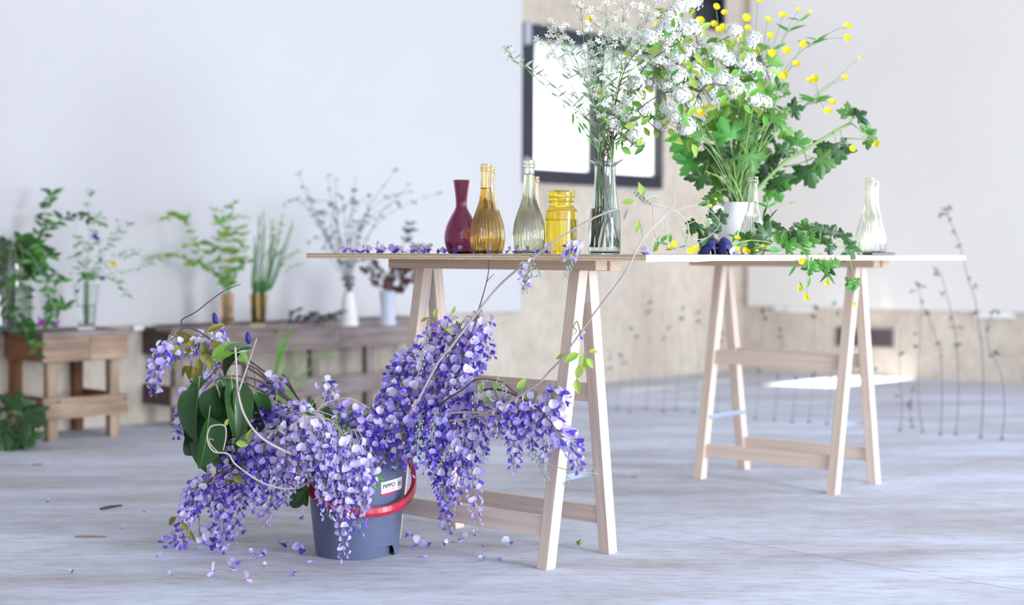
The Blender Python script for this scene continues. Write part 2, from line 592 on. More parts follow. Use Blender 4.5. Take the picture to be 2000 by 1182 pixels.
def wp(s, z, n):
    return K - E1 * s + NL * n + V((0, 0, z))
def bar(mb, s0, s1, z0, z1, n0, n1, mi=0):
    mb.box(wp((s0 + s1) / 2, (z0 + z1) / 2, (n0 + n1) / 2), (E1, NL, Z), (abs(s1 - s0) / 2, abs(n1 - n0) / 2, abs(z1 - z0) / 2), mi)
win = empty('window_1', wp((s_l + s_r) / 2, z_b, 0), 'dark framed steel window with two bright blown out panes in the left wall', 'window')
win['kind'] = 'structure'
fw = 0.085
g_l = wall_hit(1040, 200)[0]; g_r = wall_hit(1288, 250)[0]
m_l = wall_hit(1161, 200)[0]; m_r = wall_hit(1180, 200)[0]
zg0 = (wall_hit(1047, 327)[1] + wall_hit(1287, 347)[1]) / 2
zg1 = wall_hit(1040, 74)[1]
m = MB()
bar(m, s_r, s_l, z_b, zg0, -0.10, 0.02)
bar(m, s_r, s_l, zg1, z_t, -0.10, 0.02)
bar(m, g_l, s_l, zg0, zg1, -0.10, 0.02)
bar(m, s_r, g_r, zg0, zg1, -0.10, 0.02)
m.build('window_frame', 'frame_dark', win, smooth=False, bevel=0.004)
m = MB(); bar(m, m_r, m_l, zg0, zg1, -0.09, 0.01); m.build('mullion', 'frame_dark', win, smooth=False, bevel=0.004)
for a, c in ((m_l, g_l), (g_r, m_r)):
    m = MB(); bar(m, a, c, zg0, zg1, -0.058, -0.05); m.build('pane', 'pane_milky', win, smooth=False)
for pyy in (66, 330):
    m = MB(); s, z = wall_hit(1020, pyy)
    bar(m, s - 0.035, s + 0.012, z - 0.06, z + 0.06, 0.02, 0.045)
    m.tube([wp(s + 0.005, z - 0.07, 0.035), wp(s + 0.005, z + 0.07, 0.035)], 0.012, 8)
    m.build('hinge', 'hinge_grey', win, smooth=False)
w2o = empty('window_2', wp((w2a + w2b) / 2, z2, 0), 'small dark shuttered hatch high on the left wall beside the corner', 'window')
w2o['kind'] = 'structure'
m = MB()
bar(m, w2a, w2b, z2, z2 + 0.03, -0.1, 0.02); bar(m, w2a, w2b, z2 + 0.21, z2 + 0.24, -0.1, 0.02)
bar(m, w2a, w2a + 0.03, z2 + 0.03, z2 + 0.21, -0.1, 0.02); bar(m, w2b - 0.03, w2b, z2 + 0.03, z2 + 0.21, -0.1, 0.02)
m.build('window_frame', 'frame_dark', w2o, smooth=False, bevel=0.003)
m = MB(); bar(m, w2a + 0.03, w2b - 0.03, z2 + 0.03, z2 + 0.21, -0.06, -0.03); m.build('shutter', 'frame_dark', w2o, smooth=False)

# louvred vent low on the right wall
sv, zv = rwall_hit(1690, 659)
v0, v1 = rwall_hit(1635, 659)[0], rwall_hit(1745, 659)[0]
vh0, vh1 = rwall_hit(1690, 677)[1], rwall_hit(1690, 641)[1]
vent = empty('wall_vent', K + DR * sv + V((0, 0, vh0)), 'brown louvred vent low on the right wall behind the far trestle', 'vent')
m = MB()
def rbar(mb, s0, s1, z0, z1, n0, n1):
    mb.box(K + DR * ((s0 + s1) / 2) + NR * ((n0 + n1) / 2) + V((0, 0, (z0 + z1) / 2)), (DR, NR, Z), ((s1 - s0) / 2, abs(n1 - n0) / 2, (z1 - z0) / 2))
rbar(m, v0, v1, vh0, vh0 + 0.012, 0, 0.02); rbar(m, v0, v1, vh1 - 0.012, vh1, 0, 0.02)
rbar(m, v0, v0 + 0.012, vh0, vh1, 0, 0.02); rbar(m, v1 - 0.012, v1, vh0, vh1, 0, 0.02); rbar(m, v0, v1, vh0, vh1, 0.001, 0.004)
m.build('vent_frame', 'vent_brown', vent, smooth=False)
for i in range(5):
    zz = vh0 + 0.02 + (vh1 - vh0 - 0.04) * i / 4
    m = MB()
    m.box(K + DR * sv + NR * 0.013 + V((0, 0, zz)), (DR, (NR + Z * 0.8).normalized(), (Z - NR * 0.8).normalized()), ((v1 - v0) / 2 - 0.013, 0.009, 0.002))
    m.build('slat', 'vent_brown', vent, smooth=False)

# ------------------------------------------------------------------ the table on two trestles
TZ = 0.824
U = V((0.763, -0.646, 0)).normalized()
VV = V((0.646, 0.763, 0)).normalized()
TP = V((-0.015, 4.16, 0))
HW = 0.7387 * 0.829
S0, S1 = -0.24 * 0.829, 2.03 * 0.829
TA = TP + VV * S0 - U * HW
TB = TP + VV * S0 + U * HW
TC = TP + VV * S1 + U * HW
table = empty('table_board', TP + VV * ((S0 + S1) / 2) + V((0, 0, TZ - 0.015)), 'wide plywood board lying across two trestles as a table top', 'table')
layers = [('ply_face', 0.0022, 0.0), ('ply_dark', 0.0032, 0.0006), ('ply_light', 0.0032, 0.0), ('ply_dark', 0.0028, 0.0007), ('ply_light', 0.0036, 0.0)]
z = TZ
for mt, th, ins in layers:
    m = MB()
    m.box(TP + VV * ((S0 + S1) / 2) + V((0, 0, z - th / 2)), (VV, U, Z), ((S1 - S0) / 2 - ins, HW - ins, th / 2))
    m.build('plywood_layer', mt, table, smooth=False)
    z -= th
# plain strip added for the light-whitened long edge, ragged as torn veneer at its end
m = MB()
N = 26
q = TB.copy(); L = (TC - TB).length
rows = []
for i in range(N + 1):
    t = i / N * L
    rag = 0.0155 + (0.004 * rnd.random() if t < 0.32 else 0.0006 * rnd.random())
    p = TB + VV * t + U * 0.0005
    rows.append((p + V((0, 0, TZ)), p + V((0, 0, TZ - rag)), p + U * 0.0015 + V((0, 0, TZ)), p + U * 0.0015 + V((0, 0, TZ - rag))))
bi = len(m.v)
for r_ in rows: m.v.extend(r_)
for i in range(N):
    a = bi + i * 4
    m.face((a + 2, a + 3, a + 7, a + 6)); m.face((a, a + 4, a + 5, a + 1)); m.face((a, a + 2, a + 6, a + 4)); m.face((a + 1, a + 5, a + 7, a + 3))
m.face((bi, bi + 1, bi + 3, bi + 2)); a = bi + N * 4; m.face((a, a + 2, a + 3, a + 1))
m.build('edge_strip', 'ply_face', table, smooth=False)

def trestle(P0, u, v, label, hs=0.137, lo=-0.30, hi=0.27, bl=-0.416, bh=0.351, vc=-0.017):
    """P0 floor point under the middle of the top beams"""
    t = empty('trestle', P0, label, 'trestle', 'wooden trestles under the table board')
    zt = TZ - 0.0152
    zb = zt - 0.027
    for sgn in (-1, 1):
        m = MB()
        m.box(P0 + v * (0.0265 * sgn) + u * ((bl + bh) / 2 + (0.008 if sgn > 0 else 0)) + V((0, 0, zb + 0.0135 - (0.0016 if sgn > 0 else 0.0))), (u, v, Z), ((bh - bl) / 2, 0.0255, 0.0135))
        m.build('top_beam', 'beam_wood', t, smooth=False, bevel=0.0015)
    for sgn in (-1, 1):
        top = P0 + v * (0.020 * sgn) + V((0, 0, zb))
        bot = P0 + v * (vc + hs * sgn)
        for uo in (lo, hi):
            a = top + u * uo; c = bot + u * uo
            d = (a - c).normalized()
            w = d.cross(u).normalized()
            m = MB()
            # leg cut level with the floor and the beam
            hw, hd = 0.0175, 0.019
            k = len(m.v)
            off = rnd.random() * 5
            for (pp) in (c, a):
                for (x, y) in ((-1, -1), (1, -1), (1, 1), (-1, 1)):
                    wv = v * (y * hd)
                    m.v.append(pp + u * (x * hw) + wv)
            for f in ((0, 1, 5, 4), (1, 2, 6, 5), (2, 3, 7, 6), (3, 0, 4, 7), (3, 2, 1, 0), (4, 5, 6, 7)):
                uvs = [(off + (0.75 if i > 3 else 0.0), off + (0.035 if i % 4 in (1, 2) else 0.0) + (0.06 if i % 4 > 1 else 0.0)) for i in f]
                m.face(tuple(k + i for i in f), 0, uvs)
            m.build('leg', 'beech', t, smooth=False, bevel=0.0015)
        for (h0, nm, hh) in ((0.105, 'lower_rail', 0.024), (0.447, 'upper_rail', 0.025)):
            f = h0 / zb
            cpos = bot.lerp(top, f); cpos.z = h0
            m = MB()
            m.box(cpos + u * ((lo + hi) / 2) , (u, v, (top - bot).normalized()), ((hi - lo) / 2 - 0.0176, 0.0095, hh))
            m.build(nm, 'beech', t, smooth=False, bevel=0.0012)
    for uo, sg in ((lo, 1), (hi, -1)):
        f = 0.225 / zb
        pts = []
        for sgn in (-1, 1):
            top = P0 + v * (0.020 * sgn) + V((0, 0, zb)); bot = P0 + v * (vc + hs * sgn)
            p = bot.lerp(top, f) + u * (uo + sg * 0.0195); pts.append(p)
        m = MB()
        dv = (pts[1] - pts[0])
        m.box((pts[0] + pts[1]) / 2, (dv.normalized(), u, Z), (dv.length / 2 + 0.008, 0.0015, 0.008))
        br = m.build('brace_strip', 'zinc', t, smooth=False, bevel=0.0008)
        for p in pts:
            m = MB(); m.tube([p + u * sg * 0.001, p + u * sg * 0.004], 0.005, 8); m.build('rivet', 'zinc', br)
        m = MB()
        hz = zb - 0.004
        c0 = P0 + u * uo
        b0 = len(m.v)
        for du in (0, 0.002):
            o = c0 + u * sg * du
            m.v.extend([o - v * 0.004 + V((0, 0, hz)), o + v * 0.004 + V((0, 0, hz)), o + v * 0.018 + V((0, 0, hz - 0.085)), o - v * 0.020 + V((0, 0, hz - 0.085))])
        for f2 in ((0, 1, 2, 3), (7, 6, 5, 4), (0, 4, 5, 1), (1, 5, 6, 2), (2, 6, 7, 3), (3, 7, 4, 0)):
            m.face(tuple(b0 + i for i in f2))
        m.build('hinge_plate', 'zinc', t, smooth=False)
    return t
trestle(TP, U, VV, 'pale wooden trestle under the near end of the table board, beside the bucket')
UF = V((0.772, -0.636, 0)).normalized(); VF = V((0.636, 0.772, 0)).normalized()
trestle(V((1.013, 5.378, 0)), UF, VF, 'pale wooden trestle under the far end of the table board, before the right wall',
        hs=0.158, lo=-0.285, hi=0.255, bl=-0.405, bh=0.345, vc=0.0)

# ------------------------------------------------------------------ pallet-wood stools along the left wall
def stool(N0, du, dv, nu, nv, H, label, name, cat, mu, mv, mp='pallet_tan'):  # mu: side in the light; mv: other sides, shade put into their tone
    """N0: floor point at the near corner post; posts at the multiples listed in nu along du and in nv along dv"""
    t = empty(name, N0, label, cat)
    ps = 0.0225
    hz = H - 0.022
    L1, L2 = nu[-1], nv[-1]
    for a in nu:
        for c in nv:
            m = MB(); m.box(N0 + du * a + dv * c + V((0, 0, (hz) / 2)), (Z, du, dv), (hz / 2, ps, ps)); m.build('post', (mp if c == 0 else mv), t, smooth=False, bevel=0.002)
    ov = 0.055
    for zc, hh in ((H - 0.022 - 0.055, 0.055), (0.145, 0.046)):
        up = zc > 0.3
        nm = 'apron_board' if up else 'lower_rail'
        for c, sg in ((nv[0] - ps - 0.011, -1), (nv[-1] + ps + 0.011, 1)):
            segs = [(-ov, L1 + ov)] if (not up or L1 < 0.25) else ([(-ov, L1 * 0.55), (L1 * 0.55 + 0.002, L1 + ov)] if L1 < 1 else [(-ov, 0.10), (0.102, L1 * 0.62), (L1 * 0.62 + 0.002, L1 + ov)])
            for s0, s1_ in segs:
                m = MB(); m.box(N0 + du * ((s0 + s1_) / 2) + dv * c + V((0, 0, zc)), (du, dv, Z), ((s1_ - s0) / 2, 0.01, hh)); m.build(nm, mu if sg < 0 else mv, t, smooth=False, bevel=0.002)
        for a in (nu[0] - ps - 0.011, nu[-1] + ps + 0.011):
            m = MB(); m.box(N0 + du * a + dv * ((nv[0] + nv[-1]) / 2) + V((0, 0, zc)), (dv, du, Z), (L2 / 2 + ps, 0.01, hh)); m.build(nm, mv, t, smooth=False, bevel=0.002)
    nb = max(2, int(round((L2 + 0.11) / 0.12)))
    wb = (L2 + 0.11) / nb
    for i in range(nb):
        m = MB(); m.box(N0 + du * (L1 / 2) + dv * (-0.055 + wb * (i + 0.5)) + V((0, 0, H - 0.011)), (du, dv, Z), (L1 / 2 + ov + 0.004, wb / 2 - 0.003, 0.0105)); m.build('top_board', 'pallet_dark' if i % 2 else 'pallet_grey', t, smooth=False, bevel=0.002)
    return t
DU = V((0.7071, 0.7071, 0)); DV = V((-0.7071, 0.7071, 0))
ST1 = V((-2.0, 6.42, 0))
stool(ST1, DU, DV, [0, 0.30], [0, 0.32], 0.478, 'square pallet wood stool with open slatted sides under the vine jar', 'pallet_stool', 'stool', 'pallet_tan', 'pallet_shaded')
ST2 = PZ(345, 640, 0.468); ST2.z = 0
b2 = ST2 + DU * 0.0 + NL * 0.0
stool(b2, DU, DV, [0, 0.40, 0.80, 1.16, 1.52], [0, 0.30], 0.468, 'long grey pallet wood bench along the left wall behind the bucket', 'pallet_bench', 'bench', 'pallet_grey', 'pallet_dark', 'pallet_grey')
# ------------------------------------------------------------------ bucket
BX, BY = -0.425, 4.072
BH, RB, RT = 0.285, 0.113, 0.143
BC = V((BX, BY, 0))
bucket = empty('bucket', BC, 'grey plastic bucket with a crimson handle holding the cut wisteria on the floor', 'bucket')
def brad(z): return RB + (RT - RB) * (z / BH) ** 0.9
def bpt(a, z, off=0.0):
    """a: angle round the bucket, 0 faces the camera, positive to the right"""
    r = brad(max(0, z)) + off
    return BC + V((math.sin(a) * r, -math.cos(a) * r, z))
NS = 72
m = MB()
zs = [0.0, 0.012, 0.03, 0.05, 0.09, 0.15, 0.21, 0.262, 0.266, 0.278, 0.285]
offs = [0, 0, 0, 0, 0, 0, 0, 0, 0.004, 0.005, 0.003]
a0, a1 = math.radians(26), math.radians(68)       # foot recess
def notch(a):
    return 0.030 if a0 < a < a1 else (0.0)
for zi, off in zip(zs, offs):
    for k in range(NS):
        a = -math.pi + 2 * math.pi * k / NS
        zz = zi
        if a0 - 0.01 < a < a1 + 0.01 and zi < 0.05:
            e = min((a - a0) / 0.14, (a1 - a) / 0.14, 1.0)
            nz = 0.032 * max(0.0, e) ** 0.5
            zz = max(zi, nz + zi * 0.3)
        m.v.append(bpt(a, zz, off))
n_out = len(zs)
for (zi, off) in ((0.285, -0.004), (0.15, -0.004), (0.03, -0.004), (0.02, -0.09)):
    for k in range(NS):
        a = -math.pi + 2 * math.pi * k / NS
        m.v.append(bpt(a, zi, off))
tot = n_out + 4
for i in range(tot - 1):
    for k in range(NS):
        k2 = (k + 1) % NS
        m.face((i * NS + k, i * NS + k2, (i + 1) * NS + k2, (i + 1) * NS + k))
m.build('body', 'bucket_grey', bucket)
m = MB()          # inner skirt seen inside the foot recess
m.grid(lambda u, v: bpt(a0 - 0.05 + (a1 - a0 + 0.10) * u, 0.001 + 0.04 * v, -0.016), 10, 1)
m.build('foot_recess', 'bucket_grey', bucket)
m = MB()
ha, zp_, drop = math.radians(22), 0.245, 0.110
for s_ in range(41):
    th = -1.72 + 3.44 * s_ / 40
    zc = zp_ - drop * max(0.0, math.cos(th * 0.92)) ** 0.8
    out = 0.010 + 0.012 * abs(math.sin(th)) + 0.010 * math.cos(th) ** 2
    c = bpt(ha + th, zc, out)
    nrm = V((math.sin(ha + th), -math.cos(ha + th), 0))
    up = Z
    w, h = 0.006, 0.0125
    for (x, y) in ((-1, -1), (1, -1), (1.25, -0.2), (1, 1), (-1, 1), (-1.2, 0.2)):
        m.v.append(c + nrm * (x * w) + up * (y * h))
for s_ in range(40):
    for k in range(6):
        k2 = (k + 1) % 6
        m.face((s_ * 6 + k, s_ * 6 + k2, s_ * 6 + 6 + k2, s_ * 6 + 6 + k))
m.face(tuple(range(6))[::-1]); m.face(tuple(240 + k for k in range(6)))
hd = m.build('handle', 'bucket_red', bucket, smooth=False, bevel=0.002)
hd['label'] = 'crimson plastic bucket handle hanging down the front'
# sticker
def stick(u, v, off=0.0012):        # u across (m), v up (m) from the label centre
    tilt = math.radians(6)
    uu = u * math.cos(tilt) - v * math.sin(tilt); vv = u * math.sin(tilt) + v * math.cos(tilt)
    zc = 0.196 + vv
    a = math.radians(52) + uu / brad(zc)
    return bpt(a, zc, off)
m = MB(); m.grid(lambda u, v: stick(-0.041 + 0.082 * u, -0.015 + 0.034 * v, 0.0008), 10, 3)
st = m.build('sticker', 'sticker_white', bucket); st['label'] = 'white price sticker printed PiPPO with a barcode'
m = MB(); m.grid(lambda u, v: stick(-0.041 + 0.056 * u, -0.0185 + 0.0055 * v, 0.0012), 8, 1); m.build('red_bar', 'sticker_red', st)
m = MB()
uu = 0.019
for i in range(9):
    wd = rnd.choice((0.0008, 0.0014, 0.002))
    m.grid(lambda u, v: stick(uu + wd * u, -0.004 + 0.013 * v, 0.0014), 1, 2); uu += wd + 0.0007
m.build('barcode', 'ink_grey', st)
def text_on(body, size, name, matn, parent, fn):
    cu = bpy.data.curves.new(name, 'FONT'); cu.body = body; cu.size = size; cu.align_x = 'LEFT'; cu.offset = size * 0.018
    to = bpy.data.objects.new(name, cu); C.objects.link(to)
    dg = bpy.context.evaluated_depsgraph_get()
    me = bpy.data.meshes.new_from_object(to.evaluated_get(dg))
    bpy.data.objects.remove(to)
    for v_ in me.vertices:
        v_.co = fn(v_.co.x, v_.co.y) - ORG[parent.name]
    me.materials.clear(); me.materials.append(MATS[matn])
    o = bpy.data.objects.new(name, me); C.objects.link(o); o.parent = parent; ORG[o.name] = ORG[parent.name]
    return o
text_on('PiPPO', 0.0165, 'lettering', 'ink', st, lambda x, y: stick(-0.036 + x, 0.0005 + y, 0.0016))
m = MB()
for a, w in ((-0.006, 0.0022), (-0.0028, 0.004), (0.0018, 0.003)):
    m.grid(lambda u, v: stick(a + w * u, -0.0062 + 0.0022 * v, 0.0014), 1, 1)
m.build('fine_print', 'ink_grey', st)

# ------------------------------------------------------------------ glass and china
def interp(prof, n=5):
    pts = [V((r, 0, z)) for r, z in prof]
    return [(max(p.x, 0.0), p.z) for p in smooth_path(pts, n)]

def vessel(name, px, py, d, hpx, prof, matn, label, cat, group=None, wall=0.0025, seg=48, ribs=None, fill=None, fillmat='water', base_t=0.006, zbase=None, lipmat=None):
    """prof: (radius, height) as fractions of the height, bottom to rim"""
    base = P(px, py, d)
    if zbase is not None: base.z = zbase
    h = hpx * d / F
    o = empty(name, base, label, cat, group)
    pr = [(r * h, z * h) for r, z in interp(prof)]
    m = MB()
    rf = None
    if ribs:
        seg = 156
        cnt, amp, z0, z1 = ribs
        def rf(a, z):
            t = z / h
            w = 0.0 if (t < z0 or t > z1) else min(1.0, (t - z0) / 0.06, (z1 - t) / 0.12)
            return 1.0 + amp * w * (abs(math.cos(a * cnt / 2)) - 0.6)
    inner = [(max(r - wall, 0.0008), max(z, base_t)) for r, z in pr if z >= base_t]
    r_in0 = inner[0][0]
    outer = [(0.0, 0.0008), (pr[0][0] * 0.8, 0.0004)] + pr
    m.lathe(outer, seg, base, 0, rf)
    top = pr[-1]
    m.lathe([top, (top[0] - wall * 0.5, top[1] + wall * 0.4), (top[0] - wall, top[1])], seg, base, 0)
    m.lathe(list(reversed(inner)) + [(0.0, base_t)], seg, base, 0)
    body = m.build('glass' if 'glass' in matn else 'body', matn, o)
    if fill:
        fz = fill * h
        liq = [(r + 0.0007, z - 0.0004) for r, z in inner if z < fz]
        rl = liq[-1][0]
        m = MB()
        m.lathe([(0.0, base_t - 0.0005)] + liq + [(rl, fz), (rl * 0.94, fz - 0.0006), (0.0, fz - 0.0006)], seg, base, 0)
        m.build('liquid', fillmat, o)
    return o, base, h

BOTTLE = [(0.125, 0.0), (0.148, 0.02), (0.165, 0.13), (0.168, 0.22), (0.152, 0.34), (0.112, 0.48), (0.075, 0.60), (0.060, 0.72), (0.056, 0.84), (0.056, 0.925), (0.066, 0.93), (0.068, 0.955), (0.060, 0.965), (0.064, 0.985), (0.064, 1.0)]
RIB = (26, 0.10, 0.03, 0.52)
vessel('ribbed_bottle', 948.5, 490, 4.02, 174, BOTTLE, 'glass_amber', 'amber ribbed glass bottle filled to the neck, beside the purple carafe', 'bottle', ribs=RIB, fill=0.74, fillmat='liquid_amber', zbase=TZ)
vessel('ribbed_bottle', 957, 489, 4.32, 168, BOTTLE, 'glass_amber', 'second amber ribbed bottle, its neck showing behind the filled amber one', 'bottle', ribs=RIB, fill=0.5, fillmat='liquid_amber', zbase=TZ)
vessel('ribbed_bottle', 1033, 491, 3.98, 182, BOTTLE, 'glass_pale', 'pale clear ribbed bottle of water between the amber bottle and the yellow jar', 'bottle', ribs=RIB, fill=0.86, zbase=TZ)
vessel('ribbed_bottle', 1043, 490, 4.36, 150, BOTTLE, 'glass_amber', 'slim amber bottle mostly hidden behind the pale clear bottle of water', 'bottle', ribs=RIB, zbase=TZ)
CARAFE_P = [(0.16, 0.0), (0.19, 0.03), (0.225, 0.14), (0.232, 0.24), (0.205, 0.38), (0.14, 0.52), (0.095, 0.60), (0.078, 0.66), (0.083, 0.78), (0.098, 0.90), (0.110, 0.985), (0.112, 1.0)]
vessel('purple_carafe', 901, 490, 4.14, 143, CARAFE_P, 'glass_purple', 'plum purple glass carafe with a narrow waisted neck on the table', 'carafe', wall=0.003, zbase=TZ)
JAR = [(0.225, 0.0), (0.248, 0.03), (0.256, 0.10), (0.256, 0.62), (0.248, 0.69), (0.222, 0.735), (0.195, 0.76), (0.195, 0.83), (0.212, 0.845), (0.212, 0.90), (0.200, 0.91), (0.212, 0.925), (0.212, 0.98), (0.206, 1.0)]
vessel('yellow_jar', 1096, 491, 4.0, 123, JAR, 'glass_yellow', 'squat yellow glass jar with a ringed neck on the table', 'jar', wall=0.003, fill=0.55, zbase=TZ)
CAR = [(0.150, 0.0), (0.170, 0.02), (0.176, 0.10), (0.178, 0.25), (0.168, 0.40), (0.146, 0.56), (0.126, 0.70), (0.116, 0.82), (0.116, 0.95), (0.122, 0.98), (0.122, 1.0)]
CARD = 3.98
carafe, carb, carh = vessel('clear_carafe', 1181, 491, CARD, 178, CAR, 'glass_clear', 'tall clear glass carafe of water holding the white flowers', 'vase', fill=0.5, zbase=TZ)
vessel('ribbed_bottle', 1470, 488, 4.26, 152, BOTTLE, 'glass_pale', 'clear ribbed bottle standing in front of the white jug among the greens', 'bottle', ribs=RIB, zbase=TZ)
vessel('ribbed_bottle', 1697, 494, 4.72, 149, BOTTLE, 'glass_pale', 'clear ribbed bottle at the far right end of the table', 'bottle', ribs=RIB, zbase=TZ)
vessel('ribbed_bottle', 1706, 493, 4.92, 144, BOTTLE, 'glass_pale', 'clear ribbed bottle half hidden behind the one at the far table end', 'bottle', ribs=RIB, zbase=TZ)
# white jug
JUGD = 4.62
JUG = [(0.24, 0.0), (0.27, 0.03), (0.36, 0.22), (0.385, 0.42), (0.36, 0.58), (0.315, 0.72), (0.295, 0.82), (0.31, 0.93), (0.335, 1.0)]
jug, jugb, jugh = vessel('white_jug', 1440, 489, JUGD, 101, JUG, 'ceramic_white', 'white china jug holding the big bunch of buttercups and lobed leaves', 'jug', wall=0.004, base_t=0.01, zbase=TZ)
m = MB()
hp = [jugb + V((-0.30 * jugh, -0.02, 0.88 * jugh)), jugb + V((-0.46 * jugh, -0.03, 0.90 * jugh)), jugb + V((-0.56 * jugh, -0.03, 0.72 * jugh)), jugb + V((-0.50 * jugh, -0.02, 0.50 * jugh)), jugb + V((-0.36 * jugh, -0.01, 0.42 * jugh))]
m.tube(smooth_path(hp, 6), 0.0065, 8); m.build('handle', 'ceramic_white', jug)
# vessels on the stools
GLS = [(0.20, 0.0), (0.215, 0.02), (0.24, 0.3), (0.28, 0.7), (0.31, 1.0)]
def on(z, px, d):
    p = P(px, 600, d); return V((p.x, p.y, z))
S1Z, S2Z = 0.479, 0.469
_, tumb, tumh = vessel('footed_glass', 169, 640, 6.56, 88, [(0.20, 0.0), (0.20, 0.10), (0.165, 0.14), (0.19, 0.2), (0.23, 0.6), (0.29, 1.0)], 'glass_clear', 'small footed clear glass of wildflowers on the square stool', 'glass', base_t=0.03, zbase=S1Z, fill=0.55)
_, jarb, jarh = vessel('big_jar', 22, 645, 6.50, 175, [(0.20, 0.0), (0.22, 0.03), (0.225, 0.3), (0.225, 0.75), (0.19, 0.86), (0.17, 0.92), (0.175, 1.0)], 'glass_clear', 'large clear glass jar of dark vine on the square stool', 'jar', zbase=S1Z, fill=0.45)
_, ovb, ovh = vessel('straight_vase', 444, 632, 7.02, 66, [(0.185, 0.0), (0.20, 0.03), (0.20, 0.5), (0.205, 1.0)], 'glass_orange', 'straight pale orange glass of wild greens on the long bench', 'vase', zbase=S2Z, fill=0.6, base_t=0.022)
_, avb, avh = vessel('amber_tumbler', 505, 631, 7.08, 62, [(0.20, 0.0), (0.215, 0.03), (0.25, 0.5), (0.30, 1.0)], 'glass_brown', 'amber brown glass tumbler of chives on the long bench', 'glass', zbase=S2Z, fill=0.6, base_t=0.018)
_, wvb, wvh = vessel('conical_vase', 681, 624, 7.22, 66, [(0.28, 0.0), (0.295, 0.02), (0.26, 0.3), (0.20, 0.7), (0.155, 0.95), (0.16, 1.0)], 'ceramic_cream', 'cream conical vase of thin bare branches on the long bench', 'vase', wall=0.004, zbase=S2Z)
_, gvb, gvh = vessel('waisted_vase', 757, 622, 7.3, 66, [(0.24, 0.0), (0.25, 0.03), (0.21, 0.35), (0.20, 0.55), (0.24, 0.9), (0.25, 1.0)], 'ceramic_bluegrey', 'pale grey waisted vase of dried brown flower heads on the bench', 'vase', wall=0.004, zbase=S2Z)

# ------------------------------------------------------------------ leaf and flower shapes (shared by many objects)
def leaf_mesh(name, mats, w=0.42, fold=0.12, droop=0.25, n=5, pw=0.85, vein=True):
    m = MB()
    for i in range(n + 1):
        t = i / n
        hw = w * 0.5 * (math.sin(math.pi * min(1, t ** 0.75)) ** pw) * (1 if t < 0.98 else 0.02)
        hw = max(hw, 0.004)
        zz = -droop * t * t
        m.v += [V((-hw, t, zz + fold * hw / w)), V((-hw * 0.5, t, zz + fold * 0.35 * hw / w)), V((0, t, zz - 0.01)), V((hw * 0.5, t, zz + fold * 0.35 * hw / w)), V((hw, t, zz + fold * hw / w))]
    for i in range(n):
        for k in range(4):
            a = i * 5 + k
            m.face((a, a + 1, a + 6, a + 5))
    m.tube([V((0, -0.18, 0.02)), V((0, 0, 0)), V((0, 0.5, -droop * 0.25 + 0.004)), V((0, 0.97, -droop * 0.94 + 0.003))], [0.012, 0.012, 0.009, 0.003], 3, 1 if vein else 0, cap=False)
    return m.mesh(name, mats)

def lobed_mesh(name, mats, seed):
    r_ = random.Random(seed)
    m = MB()
    base = V((0, 0, 0))
    lobes = [(-118, 0.62), (-62, 0.86), (0, 1.0), (60, 0.88), (116, 0.6)]
    out = []
    for i, (ang, ln) in enumerate(lobes):
        ln *= r_.uniform(0.9, 1.08)
        for da, f in ((-24, 0.70), (-19, 0.88), (-12, 0.84), (-7, 1.0), (0, 1.04), (7, 0.98), (12, 0.84), (19, 0.86)):
            a = math.radians(ang + da + r_.uniform(-1.5, 1.5))
            rr = ln * f * r_.uniform(0.94, 1.05)
            out.append(V((math.sin(a) * rr, 0.30 + math.cos(a) * rr * 0.78, 0)))
        if i < 4:
            a = math.radians((ang + lobes[i + 1][0]) / 2)
            out.append(V((math.sin(a) * 0.46, 0.30 + math.cos(a) * 0.38, -0.09)))
    c = V((0, 0.30, 0))
    m.v.append(c)
    n = len(out)
    for p in out:
        q = c.lerp(p, 0.5); q.z = 0.05 + r_.uniform(-0.02, 0.02); m.v.append(q)
    for p in out:
        d = (p - c).length
        p = p.copy(); p.z = p.z - 0.26 * d * d + 0.08 * math.sin(p.x * 5 + seed) + r_.uniform(-0.03, 0.03); m.v.append(p)
    for i in range(n - 1):
        m.face((0, 1 + i, 2 + i)); m.face((1 + i, 1 + n + i, 2 + n + i, 2 + i))
    m.face((0, n, 1))
    m.tube([V((0, -0.35, -0.05)), V((0, 0.02, -0.01)), V((0, 0.3, -0.01))], [0.02, 0.018, 0.012], 4, 1, cap=False)
    return m.mesh(name, mats)

LEAF_DARK = [leaf_mesh('heart_leaf', ['leaf_dark', 'leaf_vein'], w=0.52, fold=0.42, droop=d, n=8, pw=0.6) for d in (0.2, 0.4)]
LEAF_MID = leaf_mesh('leaf_blade', ['leaf_mid', 'leaf_mid'], w=0.42)
LEAF_FRESH = leaf_mesh('leaf_fresh_blade', ['leaf_fresh', 'leaf_fresh'], w=0.46)
LEAF_LIME = leaf_mesh('leaf_lime_blade', ['leaf_lime', 'leaf_lime'], w=0.5, fold=0.2)
LEAF_YOUNG = leaf_mesh('leaf_young_blade', ['leaf_young', 'leaf_young'], w=0.42, fold=0.2, droop=0.35)
LEAF_VINE = leaf_mesh('leaf_vine_blade', ['leaf_dark', 'leaf_dark'], w=0.44)
LEAF_NARROW = leaf_mesh('leaf_narrow_blade', ['leaf_mid', 'leaf_mid'], w=0.2, fold=0.05)
LEAF_BLUE = leaf_mesh('leaf_blue_blade', ['leaf_deepblue', 'leaf_deepblue'], w=0.4)
LEAF_SEED = leaf_mesh('seed_leaf', ['seed_dark', 'seed_dark'], w=0.5, n=3)
LEAF_SILVER = leaf_mesh('leaf_silver_blade', ['leaf_silver', 'leaf_silver'], w=0.22, fold=0.05, n=3)
LOBED = [lobed_mesh('lobed_leaf', ['leaf_mid', 'stem_green'], k) for k in range(3)]
